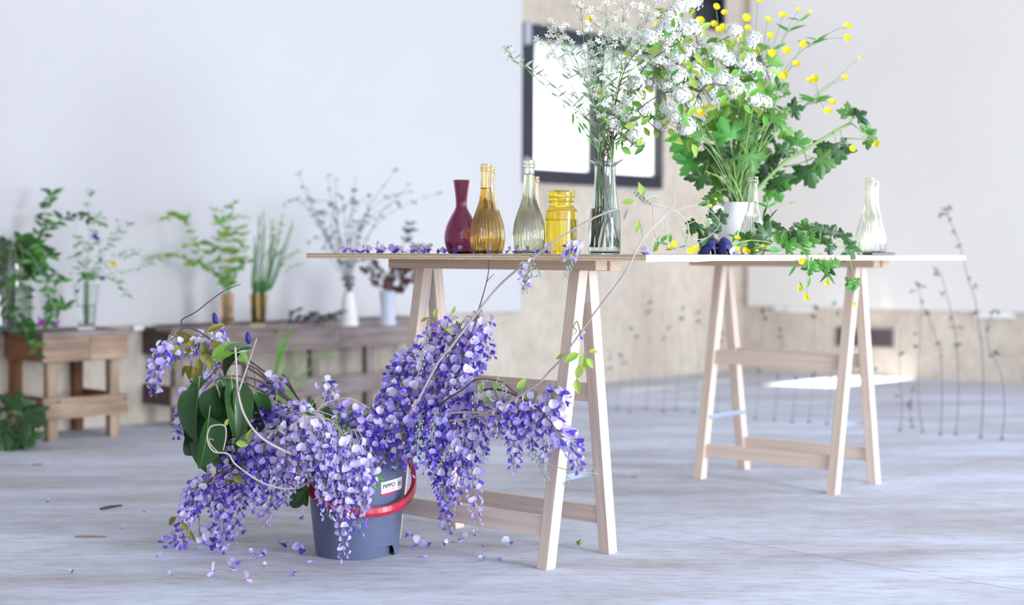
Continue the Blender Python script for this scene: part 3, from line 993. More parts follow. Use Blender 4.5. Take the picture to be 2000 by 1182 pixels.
LOBED_F = [lobed_mesh('lobed_leaf_lit', ['leaf_fresh', 'stem_green'], k + 3) for k in range(2)]  # brighter yellow-green copies imitate leaves lit inside the bunch
LOBED_D = [lobed_mesh('lobed_leaf_dark', ['leaf_dark', 'stem_green'], k + 7) for k in range(2)]

def petal(mb, base, out, up, ln, w, cup, mi, n=3):
    """rounded petal from base along out; up is its face normal"""
    out = out.normalized(); x = out.cross(up).normalized(); up = x.cross(out)
    b = len(mb.v)
    prof = [(0.0, 0.22), (0.35, 0.8), (0.7, 1.0), (0.93, 0.72), (1.0, 0.25)]
    for t, ww in prof:
        for k in (-1, 0, 1):
            mb.v.append(base + out * (ln * t) + x * (w * 0.5 * ww * k) + up * (cup * ln * (t * t + (0.35 * abs(k)) * ww)))
    for i in range(len(prof) - 1):
        for k in range(2):
            a = b + i * 3 + k
            mb.face((a, a + 1, a + 4, a + 3), mi)

def buttercup_mesh():
    m = MB()
    for k in range(5):
        a = 2 * math.pi * k / 5
        petal(m, V((0, 0.0, 0)), V((math.cos(a), 0.45, math.sin(a))), V((-math.cos(a) * 0.45, 1, -math.sin(a) * 0.45)), 0.5, 0.52, 0.22, 0)
    m.ball((0, 0.09, 0), 0.09, 1, 6, 4)
    return m.mesh('buttercup_flower', ['petal_yellow', 'stamen_gold'])
BUTTER = buttercup_mesh()
def star_mesh(name, matn, w, npet=5, eye='flower_eye', spread=0.25):
    m = MB()
    for k in range(npet):
        a = 2 * math.pi * k / npet
        petal(m, V((0, 0, 0)), V((math.cos(a), spread, math.sin(a))), V((0, 1, 0)), 0.5, w, -0.1, 0)
    m.ball((0, 0.03, 0), 0.08, 1, 5, 3)
    m.tube([V((0, -0.3, 0)), V((0, 0, 0))], 0.05, 4, 2)
    return m.mesh(name, [matn, eye, 'stem_thin'])
STAR = star_mesh('star_flower', 'petal_white', 0.26)
STAR_C = star_mesh('star_flower_cream', 'petal_cream', 0.22)
BLUE = star_mesh('blue_flower', 'petal_blue', 0.34, 5, 'petal_blue', 0.6)
MAG = star_mesh('pea_flower', 'petal_magenta', 0.5, 4, 'petal_magenta', 0.5)

def cluster_mesh(seed):
    r_ = random.Random(seed); m = MB()
    m.ball((0, 0, 0.0), 0.30, 0, 10, 6, (1, 1, 0.7))
    for k in range(64):
        z = 1 - 1.2 * (k + 0.5) / 64
        a = k * 2.39996
        rr = math.sqrt(max(0, 1 - z * z))
        n = V((rr * math.cos(a), rr * math.sin(a), z))
        p = V((n.x * 0.5, n.y * 0.5, n.z * 0.36)) * r_.uniform(0.72, 1.12)
        t = n.orthogonal().normalized(); s = n.cross(t)
        rot = r_.random() * 6
        c = len(m.v); R = r_.uniform(0.085, 0.125)
        m.v.append(p)
        for j in range(10):
            b = rot + 2 * math.pi * j / 10
            q = R if j % 2 == 0 else R * 0.55
            m.v.append(p + (t * math.cos(b) + s * math.sin(b)) * q + n * (0.02 if j % 2 == 0 else 0.0))
        for j in range(10):
            m.face((c, c + 1 + j, c + 1 + (j + 1) % 10), 0)
        if k % 2 == 0:
            m.tube([V((0, 0, -0.35)), p - n * 0.02], 0.012, 3, 1, cap=False)
    return m.mesh('blossom_cluster', ['petal_white', 'leaf_lime'], smooth=False)
CLUST = [cluster_mesh(k) for k in range(4)]

def floret_mesh(kind, seed):
    """wisteria floret: pedicel along +Y, banner petal reflexed above, wings and keel below; 1 unit = whole floret about 0.026 m"""
    r_ = random.Random(seed); m = MB()
    bm_, km = {'pale': (0, 1), 'mid': (1, 2), 'deep': (1, 2)}[kind]
    if kind == 'pale' and seed == 1: km = 2
    if kind == 'mid' and seed == 2: bm_ = 0
    m.tube([V((0, 0, 0)), V((0, 0.28, 0.05)), V((0, 0.5, 0.0))], 0.022, 3, 3, cap=False)
    m.tube([V((0, 0.46, 0.0)), V((0, 0.58, -0.02))], [0.04, 0.085], 5, 4)
    op = r_.uniform(0.78, 1.05); fo = r_.uniform(0.25, 0.75); tw = r_.uniform(-0.12, 0.12)
    # banner: two broad halves folded along the middle, notched at the top
    c = V((0, 0.58, 0.02)); b = len(m.v)
    rings = [(0.10, 0.14), (0.32, 0.34), (0.60, 0.40), (0.84, 0.30), (0.98, 0.13)]
    for i, (t, hw) in enumerate(rings):
        for k in (-1, -0.5, 0, 0.5, 1):
            nt = 0.05 * (1 - abs(k)) if i == 4 else 0.0
            m.v.append(c + V((hw * k * op + tw * t, 0.16 * t - 0.20 * t * t + fo * abs(k) * hw - 0.05 * (abs(k) == 1), (0.80 * t - nt) * op)))
    for i in range(4):
        for k in range(4):
            a = b + i * 5 + k
            m.face((a, a + 1, a + 6, a + 5), bm_)
    # wings and keel
    for sx in (-1, 1):
        petal(m, V((0.02 * sx, 0.58, -0.02)), V((0.22 * sx, 0.8, -0.55)), V((sx, 0.1, 0.5)), 0.64, 0.36, 0.14, km)
    petal(m, V((0, 0.58, -0.05)), V((0, 0.62, -0.75)), V((0, 0.7, 0.6)), 0.46, 0.22, 0.2, 2)
    return m.mesh('wisteria_floret', ['wis_pale', 'wis_mid', 'wis_deep', 'wis_stalk', 'calyx'])
FLO = {k: [floret_mesh(k, i) for i in range(5)] for k in ('pale', 'mid')}
def bud_mesh():
    m = MB()
    m.tube([V((0, 0, 0)), V((0, 0.3, 0.04)), V((0, 0.5, 0.0))], 0.02, 3, 3, cap=False)
    m.tube([V((0, 0.46, 0)), V((0, 0.58, -0.01)), V((0, 0.75, -0.04)), V((0, 0.95, -0.09)), V((0, 1.06, -0.12))], [0.05, 0.10, 0.14, 0.09, 0.02], 6, 1)
    return m.mesh('wisteria_bud', ['wis_pale', 'wis_mid', 'wis_deep', 'wis_stalk', 'calyx'])
BUD = bud_mesh()
# ------------------------------------------------------------------ wisteria
WG = 'cut wisteria branches in the bucket'
ROOT = BC + V((0.0, 0.0, 0.06))
MOUTH = BC + V((0, 0, BH))
def pixpath(lst, n=6):
    return smooth_path([P(*q) for q in lst], n)

def put_raceme(th, px0, py0, px1, py1, d0, d1, tone='mid', n=None, rad=0.030, attach=None, stemmb=None, bare=0.0):
    A = P(px0, py0, d0); B = P(px1, py1, d1)
    B.z = max(B.z, 0.022); A.z = max(A.z, 0.05)
    L = (B - A).length
    mid = A.lerp(B, 0.45) + V((rnd.uniform(-.015, .015), rnd.uniform(-.012, .012), 0.10 * L * (1 if abs(B.x - A.x) > 0.3 * L else 0.2)))
    path = smooth_path([A, mid, B], 8)
    mb = MB(); mb.tube(path, [0.0019, 0.0009], 4, 0)
    rc = mb.build('raceme', ['wis_stalk'], th)
    n = n or max(14, int(L / 0.0056))
    ga = rnd.random() * 6.28
    Np = len(path) - 1
    for i in range(n):
        t = 0.03 + 0.97 * (i + 0.5) / n
        if t < bare: continue
        f = t * Np; k = min(int(f), Np - 1)
        p = path[k].lerp(path[k + 1], f - k)
        ax = (path[k + 1] - path[k]).normalized()
        ga += 2.39996
        o1 = ax.orthogonal().normalized(); o2 = ax.cross(o1)
        rad_dir = o1 * math.cos(ga) + o2 * math.sin(ga)
        isb = t > 0.84 and rnd.random() < 0.8 * (t - 0.7) * 3
        s = (0.0315 if rad > 0.027 else 0.026) * (1.08 - 0.5 * t ** 1.6) * rnd.uniform(0.85, 1.12)
        y = (rad_dir + ax * (0.15 + 0.5 * t) + V((rnd.uniform(-.25, .25), rnd.uniform(-.25, .25), rnd.uniform(-.2, .2)))).normalized()
        zh = -ax + Z * 0.6
        tn = tone
        if tone == 'mix': tn = 'pale' if rnd.random() < 0.55 + 0.5 * (0.45 - t) else 'mid'
        if isb: me = BUD
        else: me = rnd.choice(FLO[tn])
        if p.z + y.z * s < 0.012:
            y.z = abs(y.z) * 0.6 + 0.1
        inst('bud' if isb else 'floret', me, frame(p, y, zh, s), rc)
    return A

def nearest(path, p):
    return min(path, key=lambda q: (q - p).length)

def wis_branch(label, stem_px, racemes, r0=0.0042, r1=0.0022, matn='vine_pale', leaves=(), from_mouth=True, extra=()):
    """stem_px [(px,py,d)...]; racemes [(px0,py0,px1,py1,d0,d1,tone)...]"""
    th = empty('wisteria_branch', ROOT + V((rnd.uniform(-.04, .04), rnd.uniform(-.04, .04), 0)), label, 'wisteria', WG)
    pts = [P(*q) for q in stem_px]
    if from_mouth:
        d = (pts[0] - MOUTH); d.z = 0
        if d.length > 0.07: d = d.normalized() * 0.07
        pts = [ORG[th.name].copy(), MOUTH + d + V((0, 0, -0.02))] + pts
    path = smooth_path(pts, 7)
    mb = MB(); mb.tube(path, [r0, r1], 6, 0)
    for ex in extra:
        pp = smooth_path([P(*q) for q in ex], 6)
        mb.tube(pp, [r1 * 1.0, r1 * 0.45], 5, 0)
    for r in racemes:
        A = P(r[0], r[1], r[4]); A.z = max(A.z, 0.05)
        q = nearest(path[7:] if len(path) > 12 else path, A)
        if (q - A).length > 0.004:
            md = q.lerp(A, 0.5) + V((0, 0, 0.02 + 0.12 * (q - A).length))
            mb.tube(smooth_path([q, md, A], 4), [0.0019, 0.0016], 4, 1)
    mb.build('woody_stem', [matn, 'wis_stalk'], th)
    for r in racemes:
        put_raceme(th, *r)
    for lf in leaves:
        px, py, d, sz, ang, me = lf
        put_leaf(th, px, py, d, sz, ang, me)
    return th

def put_leaf(th, px, py, d, szpx, ang, me, face=None, name='leaf', tilt=0.5):
    """leaf whose base sits at the pixel and whose tip points at screen angle ang (0 up, 90 right)"""
    p = P(px, py, d)
    a = math.radians(ang)
    y = V((math.sin(a), rnd.uniform(-0.35, 0.35), math.cos(a)))
    zh = face if face is not None else V((rnd.uniform(-tilt, tilt), -1.0, rnd.uniform(-0.1, tilt + 0.3)))
    return inst(name, me, frame(p, y, zh, szpx * d / F), th)

def J(a): return rnd.uniform(-a, a)

# drooping tip at the upper left with young leaves
wis_branch('drooping wisteria tip at far left with young bronze leaves', [(575, 793, 4.12), (520, 742, 4.12), (455, 700, 4.12), (400, 655, 4.12), (362, 640, 4.1), (335, 665, 4.08)],
    [(326, 676, 303, 772, 4.08, 4.07, 'mix'), (350, 672, 318, 720, 4.1, 4.09, 'mix'), (400, 655, 368, 700, 4.13, 4.12, 'pale'), (420, 648, 412, 690, 4.14, 4.14, 'pale', 12),
     (402, 720, 372, 790, 4.2, 4.18, 'mix'), (372, 765, 342, 852, 4.12, 4.1, 'mix'), (445, 670, 420, 740, 4.2, 4.19, 'mid')],
    matn='vine_brown', extra=[[(362, 640, 4.1), (354, 626, 4.1), (382, 610, 4.08), (410, 588, 4.06), (440, 567, 4.04), (470, 556, 4.03)]],
    leaves=[(385, 655, 4.1, 42, 250, LEAF_YOUNG), (380, 665, 4.1, 40, 215, LEAF_YOUNG), (395, 668, 4.1, 46, 165, LEAF_YOUNG), (372, 660, 4.1, 38, 285, LEAF_YOUNG),
            (352, 672, 4.09, 44, 215, LEAF_LIME), (348, 690, 4.09, 42, 205, LEAF_LIME), (375, 712, 4.09, 40, 200, LEAF_YOUNG), (368, 715, 4.08, 34, 225, LEAF_YOUNG), (380, 716, 4.08, 34, 175, LEAF_YOUNG),
            (400, 690, 4.1, 38, 150, LEAF_YOUNG), (410, 670, 4.1, 40, 110, LEAF_YOUNG), (420, 690, 4.1, 36, 130, LEAF_LIME), (405, 648, 4.1, 36, 60, LEAF_YOUNG), (390, 700, 4.1, 40, 185, LEAF_YOUNG)])

# cascade to the floor at the left
wis_branch('wisteria branch cascading to the floor left of the bucket', [(560, 880, 4.0), (500, 890, 3.98), (440, 915, 3.99), (405, 945, 4.0), (385, 965, 4.02)],
    [(405, 935, 352, 1050, 4.02, 4.03, 'mix'), (385, 955, 345, 1085, 4.03, 4.05, 'mix'), (365, 1050, 318, 1090, 4.03, 4.04, 'mix'), (390, 1062, 430, 1086, 4.05, 4.04, 'mix', 20),
     (425, 920, 420, 1010, 4.02, 4.02, 'mid'), (455, 905, 436, 1078, 3.99, 4.0, 'mid'), (478, 885, 452, 1060, 4.02, 4.02, 'mix')],
    matn='vine_brown', leaves=[(345, 1010, 4.0, 32, 230, LEAF_YOUNG), (352, 1020, 4.0, 28, 140, LEAF_YOUNG), (372, 1035, 4.0, 30, 170, LEAF_YOUNG), (440, 925, 3.97, 36, 150, LEAF_YOUNG), (455, 930, 3.97, 30, 120, LEAF_LIME)],
    extra=[[(405, 945, 4.0), (372, 958, 4.0), (362, 975, 4.0)], [(480, 905, 3.96), (430, 925, 3.96), (395, 945, 3.96)]])
wis_branch('full violet wisteria branch hanging between the leaves and bucket', [(600, 850, 3.98), (560, 840, 3.96), (520, 845, 3.95), (480, 865, 3.95)],
    [(500, 850, 470, 985, 3.96, 3.97, 'mid'), (520, 860, 495, 1005, 3.94, 3.95, 'mid'), (545, 865, 520, 1030, 3.95, 3.96, 'mix'), (470, 865, 440, 960, 3.97, 3.98, 'mix'), (480, 830, 520, 800, 4.05, 4.05, 'mid', 20),
     (560, 870, 556, 985, 3.93, 3.94, 'mix')], matn='vine_pale')
wis_branch('violet wisteria behind the front racemes above the bucket rim', [(640, 850, 4.02), (590, 815, 4.02), (540, 790, 4.04)],
    [(540, 790, 505, 850, 4.08, 4.06, 'mid'), (500, 790, 475, 850, 4.1, 4.08, 'mid', 24), (560, 800, 520, 880, 4.03, 4.0, 'mid'), (590, 820, 560, 900, 4.0, 3.98, 'mid'), (540, 740, 505, 800, 4.14, 4.12, 'mid', 18)], matn='vine_brown')
wis_branch('palest wisteria branch spilling over the front of the bucket', [(680, 860, 3.99), (640, 820, 3.94), (600, 815, 3.91), (570, 830, 3.89)],
    [(570, 830, 545, 935, 3.89, 3.9, 'pale'), (598, 828, 572, 960, 3.87, 3.89, 'pale'), (620, 835, 600, 945, 3.87, 3.88, 'pale'), (640, 850, 640, 1010, 3.86, 3.87, 'pale'), (665, 860, 672, 1088, 3.86, 3.87, 'pale', 46)], matn='vine_pale')
wis_branch('pale wisteria racemes hanging in front of the bucket label side', [(700, 850, 3.97), (690, 840, 3.9), (670, 850, 3.88)],
    [(690, 862, 662, 1030, 3.86, 3.87, 'pale'), (705, 880, 712, 1000, 3.87, 3.88, 'pale'), (650, 850, 625, 990, 3.87, 3.88, 'pale'), (720, 905, 702, 1040, 3.88, 3.89, 'mix', 24), (612, 830, 640, 905, 3.86, 3.86, 'pale', 24)], matn='vine_pale')
wis_branch('small light wisteria sprigs standing above the bucket middle', [(690, 840, 4.02), (660, 815, 4.0), (640, 780, 3.99), (632, 750, 3.98)],
    [(632, 745, 650, 800, 3.98, 3.98, 'pale', 14, 0.02), (690, 795, 645, 842, 3.97, 3.94, 'mix'), (720, 800, 680, 850, 3.98, 3.95, 'mix'), (745, 810, 715, 880, 3.96, 3.94, 'mix'), (700, 830, 740, 905, 3.95, 3.94, 'mid'), (600, 810, 560, 800, 3.95, 3.95, 'pale', 18)],
    matn='vine_pale', extra=[[(610, 845, 3.94), (612, 815, 3.94), (636, 788, 3.94), (681, 778, 3.94), (722, 798, 3.95)], [(560, 812, 3.92), (610, 802, 3.92), (650, 812, 3.92)]])
# the great mass on the right
wis_branch('violet wisteria heaped at the left side of the tall mass', [(745, 850, 4.03), (775, 790, 4.02), (805, 730, 4.03), (830, 690, 4.05)],
    [(800, 700, 738, 790, 4.0, 3.96, 'mix'), (830, 690, 750, 760, 4.02, 3.98, 'mix'), (775, 760, 735, 850, 3.97, 3.95, 'mix'), (810, 750, 765, 860, 3.95, 3.93, 'mid'), (770, 800, 742, 915, 3.96, 3.95, 'mid'), (800, 820, 775, 915, 3.94, 3.94, 'mid'), (760, 840, 720, 900, 3.96, 3.95, 'mid')])
wis_branch('violet wisteria piled at the crown of the tall mass', [(765, 850, 4.05), (815, 770, 4.04), (860, 690, 4.03), (895, 645, 4.02)],
    [(890, 640, 800, 690, 4.02, 4.0, 'mix'), (900, 650, 830, 745, 3.99, 3.96, 'mix'), (870, 655, 800, 740, 4.04, 3.99, 'mid'), (850, 690, 790, 800, 3.97, 3.94, 'mix'), (880, 700, 835, 810, 3.96, 3.93, 'mid'), (905, 690, 865, 800, 3.97, 3.94, 'mix'), (930, 630, 885, 700, 4.0, 3.98, 'mix')])
wis_branch('topmost right wisteria tip leaning towards the trestle leg', [(790, 845, 4.06), (850, 750, 4.03), (910, 660, 3.99), (935, 620, 3.98)],
    [(920, 622, 940, 720, 3.97, 3.95, 'mix'), (945, 625, 960, 700, 3.96, 3.95, 'mix'), (930, 640, 900, 770, 3.95, 3.92, 'mix'), (940, 690, 890, 780, 3.96, 3.93, 'mid'), (910, 720, 870, 840, 3.94, 3.91, 'mix')])
wis_branch('deep violet wisteria in the heart of the mass above the bucket handle', [(770, 860, 4.02), (820, 800, 3.99), (870, 770, 3.95), (920, 765, 3.92)],
    [(850, 760, 800, 880, 3.93, 3.92, 'mid'), (880, 770, 840, 900, 3.92, 3.91, 'mid'), (910, 775, 880, 900, 3.92, 3.91, 'mix'), (820, 800, 800, 925, 3.94, 3.94, 'mid'), (860, 810, 830, 920, 3.91, 3.91, 'mid'), (930, 760, 905, 860, 3.91, 3.9, 'mix')])
wis_branch('long violet racemes hanging to the right of the bucket handle', [(780, 865, 4.0), (830, 830, 3.95), (880, 830, 3.93), (930, 840, 3.92)],
    [(865, 850, 872, 1040, 3.93, 3.95, 'mid', 44), (890, 850, 882, 1000, 3.92, 3.93, 'mix'), (850, 860, 855, 960, 3.95, 3.96, 'mid'), (925, 850, 935, 1030, 3.91, 3.92, 'pale', 30), (905, 840, 910, 940, 3.92, 3.92, 'mix'), (950, 800, 945, 900, 3.9, 3.9, 'mix')])
# the spray reaching right in front of the trestle leg
wis_branch('airy wisteria spray reaching right in front of the trestle leg', [(785, 855, 3.98), (850, 815, 3.92), (920, 805, 3.87), (1000, 815, 3.83), (1055, 800, 3.81), (1090, 775, 3.8)],
    [(1000, 785, 962, 850, 3.84, 3.83, 'mix'), (1020, 780, 1003, 920, 3.83, 3.83, 'mix'), (1045, 770, 1040, 890, 3.82, 3.82, 'mix'), (1070, 775, 1062, 900, 3.8, 3.8, 'mix'), (1025, 790, 985, 870, 3.82, 3.83, 'mid'), (1085, 772, 1108, 782, 3.79, 3.79, 'mid', 10), (1080, 790, 1085, 870, 3.8, 3.8, 'pale', 20)],
    matn='vine_pale', r0=0.0048, r1=0.002, extra=[[(920, 805, 3.87), (975, 850, 3.83), (1028, 888, 3.81), (1081, 910, 3.79), (1127, 922, 3.78), (1166, 925, 3.78)], [(1065, 800, 3.81), (1095, 830, 3.79), (1122, 855, 3.78)]])
wis_branch('single drooping wisteria raceme hanging before the front trestle leg', [(800, 850, 4.0), (880, 790, 3.93), (960, 760, 3.86), (1040, 790, 3.8), (1085, 835, 3.77)],
    [(1082, 842, 1132, 918, 3.76, 3.76, 'mix', 30), (945, 775, 935, 850, 3.88, 3.88, 'mix'), (970, 770, 978, 850, 3.86, 3.86, 'pale', 18)], matn='vine_brown')
# bare green bud spikes among the flowers
def bud_spike(th, path_px, d, n=22):
    pp = smooth_path([P(x, y, d) for x, y in path_px], 5)
    mb = MB(); mb.tube(pp, [0.0014, 0.0007], 4, 0)
    for i in range(n):
        t = (i + 1) / (n + 1); k = int(t * (len(pp) - 1)); p = pp[k]
        a = i * 2.4
        q = p + V((math.cos(a) * 0.008, math.sin(a) * 0.008, -0.003))
        mb.tube([p, q], 0.0005, 3, 0); mb.ball(q, 0.0022, 0, 5, 3, (1, 1, 1.8))
    mb.build('bud_spike', ['leaf_silver'], th)
long_vine = wis_branch('long pale vine arching from the bucket up over the table top', [(752, 875, 4.0), (778, 838, 3.96), (802, 809, 3.93), (853, 712, 3.88), (881, 677, 3.86), (914, 634, 3.84), (944, 595, 3.82), (975, 558, 3.8), (1005, 531, 3.78), (1036, 508, 3.76), (1066, 485, 3.75), (1120, 448, 3.74), (1168, 422, 3.73), (1214, 406, 3.73), (1260, 399, 3.74), (1290, 402, 3.75), (1318, 413, 3.76), (1340, 432, 3.78), (1345, 455, 3.79), (1337, 488, 3.8)],
    [(1042, 522, 1030, 560, 3.755, 3.755, 'pale', 9, 0.02), (1128, 476, 1112, 520, 3.72, 3.72, 'pale', 10, 0.02)], r0=0.0042, r1=0.0016,
    leaves=[(1248, 390, 3.73, 26, 30, LEAF_SILVER), (1255, 385, 3.73, 30, -10, LEAF_LIME), (1240, 380, 3.73, 30, -60, LEAF_SILVER), (1262, 392, 3.73, 26, 60, LEAF_SILVER), (1238, 392, 3.73, 24, -100, LEAF_LIME), (1225, 408, 3.73, 24, 200, LEAF_SILVER), (1247, 430, 3.73, 26, 190, LEAF_LIME), (1250, 440, 3.73, 26, 170, LEAF_SILVER), (1272, 388, 3.73, 18, 80, LEAF_SILVER), (1036, 520, 3.75, 26, 200, LEAF_SILVER), (1048, 522, 3.75, 26, 160, LEAF_SILVER), (1032, 512, 3.75, 22, 260, LEAF_SILVER)],
    extra=[[(1318, 413, 3.76), (1340, 405, 3.77), (1366, 402, 3.78), (1390, 415, 3.79), (1405, 432, 3.8), (1408, 455, 3.8), (1398, 480, 3.81)][:5],
           [(1036, 508, 3.76), (1020, 540, 3.75)], [(1120, 448, 3.74), (1126, 478, 3.72)],
           [(1315, 372, 3.75), (1316, 405, 3.75), (1300, 430, 3.75), (1302, 460, 3.76), (1306, 485, 3.77)], [(1275, 395, 3.75), (1277, 430, 3.75), (1280, 460, 3.76), (1298, 480, 3.77), (1330, 488, 3.78), (1372, 470, 3.78), (1402, 445, 3.79), (1405, 420, 3.79)]])
for pth, dd in ((((1038, 514), (1030, 545), (1022, 575)), 3.75), (((1128, 492), (1112, 520), (1100, 545)), 3.72), (((1265, 395), (1255, 385), (1240, 372)), 3.74)):
    bud_spike(long_vine, pth, dd)
second_vine = wis_branch('thin vine climbing past the trestle legs to the table corner', [(790, 852, 3.99), (860, 825, 3.92), (913, 818, 3.88), (975, 795, 3.82), (1046, 753, 3.74), (1071, 728, 3.71), (1102, 694, 3.67), (1158, 616, 3.6), (1201, 560, 3.55), (1222, 530, 3.53), (1241, 494, 3.52), (1255, 467, 3.53), (1274, 446, 3.55), (1292, 428, 3.58), (1308, 412, 3.6), (1315, 395, 3.62)],
    [(1120, 640, 1118, 655, 3.63, 3.63, 'pale', 1, 0.02)], r0=0.0036, r1=0.0014,
    leaves=[(1130, 690, 3.65, 34, 240, LEAF_LIME), (1140, 690, 3.65, 30, 190, LEAF_LIME), (1132, 712, 3.65, 34, 185, LEAF_LIME), (1125, 740, 3.65, 32, 170, LEAF_LIME), (1145, 700, 3.65, 26, 140, LEAF_LIME), (1150, 688, 3.65, 20, 80, LEAF_LIME), (1138, 700, 3.65, 30, 165, LEAF_LIME), (1102, 694, 3.66, 20, 250, LEAF_LIME)],
    extra=[[(1125, 662, 3.64), (1136, 670, 3.64), (1138, 700, 3.64), (1130, 740, 3.64)]])
fork = wis_branch('pale forked bare shoot curving out over the dark leaves', [(600, 893, 3.9), (560, 883, 3.87), (509, 854, 3.86), (481, 818, 3.87), (468, 783, 3.88), (463, 747, 3.88), (461, 705, 3.88), (459, 678, 3.88)], [],
    r0=0.0042, r1=0.003, extra=[[(466, 765, 3.88), (478, 730, 3.87), (490, 695, 3.86), (499, 668, 3.85)]],
    leaves=[(462, 690, 3.88, 24, 70, LEAF_SILVER), (499, 672, 3.85, 14, 10, LEAF_SILVER)])
curl = wis_branch('thin shoot curled into a ring before the dark leaves', [(590, 950, 3.9), (524, 948, 3.89), (463, 910, 3.89), (445, 887, 3.89), (417, 882, 3.89), (405, 859, 3.89), (410, 835, 3.89), (428, 830, 3.89), (440, 834, 3.89), (441, 855, 3.89), (436, 880, 3.89)], [], r0=0.003, r1=0.0018,
    leaves=[(440, 832, 3.89, 16, 20, LEAF_LIME), (460, 865, 3.89, 26, 100, LEAF_LIME), (485, 862, 3.89, 26, 10, LEAF_LIME)], extra=[[(425, 884, 3.89), (411, 868, 3.89), (409, 857, 3.89), (418, 860, 3.89)]])
sprigs = wis_branch('leafy green wisteria shoot with bud spikes beside the trestle rail', [(795, 850, 4.0), (860, 790, 3.9), (905, 760, 3.86), (930, 742, 3.85), (975, 745, 3.84), (1010, 770, 3.83)], [(968, 765, 972, 790, 3.83, 3.83, 'pale', 5, 0.02)], matn='vine_brown', r0=0.0032, r1=0.0018,
    leaves=[(945, 745, 3.84, 26, 200, LEAF_LIME), (960, 750, 3.84, 24, 100, LEAF_LIME), (1010, 760, 3.83, 28, 40, LEAF_LIME), (1020, 765, 3.83, 26, 160, LEAF_LIME), (950, 772, 3.84, 24, 180, LEAF_LIME), (1035, 770, 3.82, 26, 100, LEAF_SILVER)])
for pth in (((945, 742), (932, 765), (925, 790)), ((965, 750), (965, 780), (968, 800)), ((978, 748), (988, 765), (994, 785)), ((1015, 765), (1030, 755), (1045, 762)), ((1095, 765), (1078, 762), (1060, 768)), ((832, 650), (825, 700), (812, 745)), ((820, 820), (818, 850), (814, 900)), ((850, 805), (845, 840), (842, 870)), ((1120, 870), (1118, 905), (1100, 950)), ((1050, 890), (1060, 915), (1068, 940)), ((880, 870), (860, 905), (835, 945))):
    bud_spike(sprigs, pth, 3.83)
top_twig = wis_branch('dark upright twig rising from the mass before the table beam', [(800, 850, 4.02), (880, 730, 3.95), (925, 640, 3.93), (935, 605, 3.93), (948, 560, 3.93), (954, 530, 3.93), (954, 506, 3.93)], [], matn='vine_brown', r0=0.003, r1=0.0012,
    extra=[[(951, 550, 3.93), (958, 542, 3.93), (966, 534, 3.93)], [(880, 730, 3.95), (872, 660, 3.95), (876, 625, 3.95), (882, 612, 3.95)], [(872, 650, 3.95), (845, 622, 3.95), (828, 622, 3.95)]],
    leaves=[(835, 622, 3.95, 16, 250, LEAF_LIME), (848, 618, 3.95, 18, 20, LEAF_LIME), (882, 612, 3.95, 16, 30, LEAF_LIME), (868, 640, 3.95, 18, 120, LEAF_LIME)])

# ------------------------------------------------------------------ big heart-leaved branch at the left of the bucket
LB = empty('leafy_branch', ROOT + V((-0.05, 0.02, 0)), 'branch of big dark green heart-shaped leaves hanging left of the bucket', 'branch')
mb = MB()
stems = [[(585, 800, 4.12), (534, 752, 4.14), (494, 717, 4.13), (443, 712, 4.1), (410, 735, 4.05), (385, 765, 4.0)],
         [(590, 805, 4.1), (545, 770, 4.1), (500, 742, 4.08), (450, 735, 4.04), (415, 745, 4.0), (400, 760, 3.98)],
         [(595, 800, 4.14), (560, 740, 4.16), (550, 732, 4.16)], [(580, 812, 4.12), (530, 775, 4.12), (480, 748, 4.1)],
         [(600, 805, 4.15), (560, 750, 4.17), (520, 728, 4.17), (480, 700, 4.17), (465, 700, 4.17)], [(570, 820, 4.1), (520, 785, 4.08), (470, 760, 4.05)]]
for s_ in stems:
    pts = [ORG[LB.name].copy(), MOUTH + V((-0.05, 0.03, -0.01))] + [P(*q) for q in s_]
    mb.tube(smooth_path(pts, 6), [0.0042, 0.0022], 5, 0)
mb.build('woody_stem', ['vine_brown'], LB)
for k, (px, py, d, sz, ang) in enumerate([(388, 755, 3.97, 112, 190), (420, 752, 3.98, 112, 176), (408, 812, 3.95, 116, 186), (395, 808, 4.0, 122, 193), (452, 742, 3.99, 118, 168), (462, 748, 3.97, 112, 188), (440, 815, 3.98, 112, 178),
        (478, 755, 4.02, 100, 165), (440, 700, 4.1, 58, 60), (470, 690, 4.1, 62, 230), (405, 745, 4.03, 50, 240), (500, 765, 4.04, 80, 170), (430, 740, 4.03, 90, 150), (460, 830, 4.02, 80, 172), (425, 850, 4.03, 75, 176), (485, 800, 4.06, 70, 168), (415, 790, 4.06, 110, 180), (435, 770, 4.07, 110, 175), (400, 840, 4.05, 84, 184), (470, 790, 4.06, 96, 176), (385, 775, 4.05, 90, 190)]):
    f = V((rnd.choice((-1, 1)) * rnd.uniform(.3, 1.1), -1, rnd.uniform(0.1, 0.9)))
    o = put_leaf(LB, px, py, d + J(.03), sz, ang, LEAF_DARK[k % 2], face=f)
for (px, py, d, sz, ang) in [(412, 700, 4.08, 70, 60), (445, 668, 4.12, 60, 130)]:
    put_leaf(LB, px, py, d, sz, ang, LEAF_FRESH, face=V((0.3, -1, 0.8)))
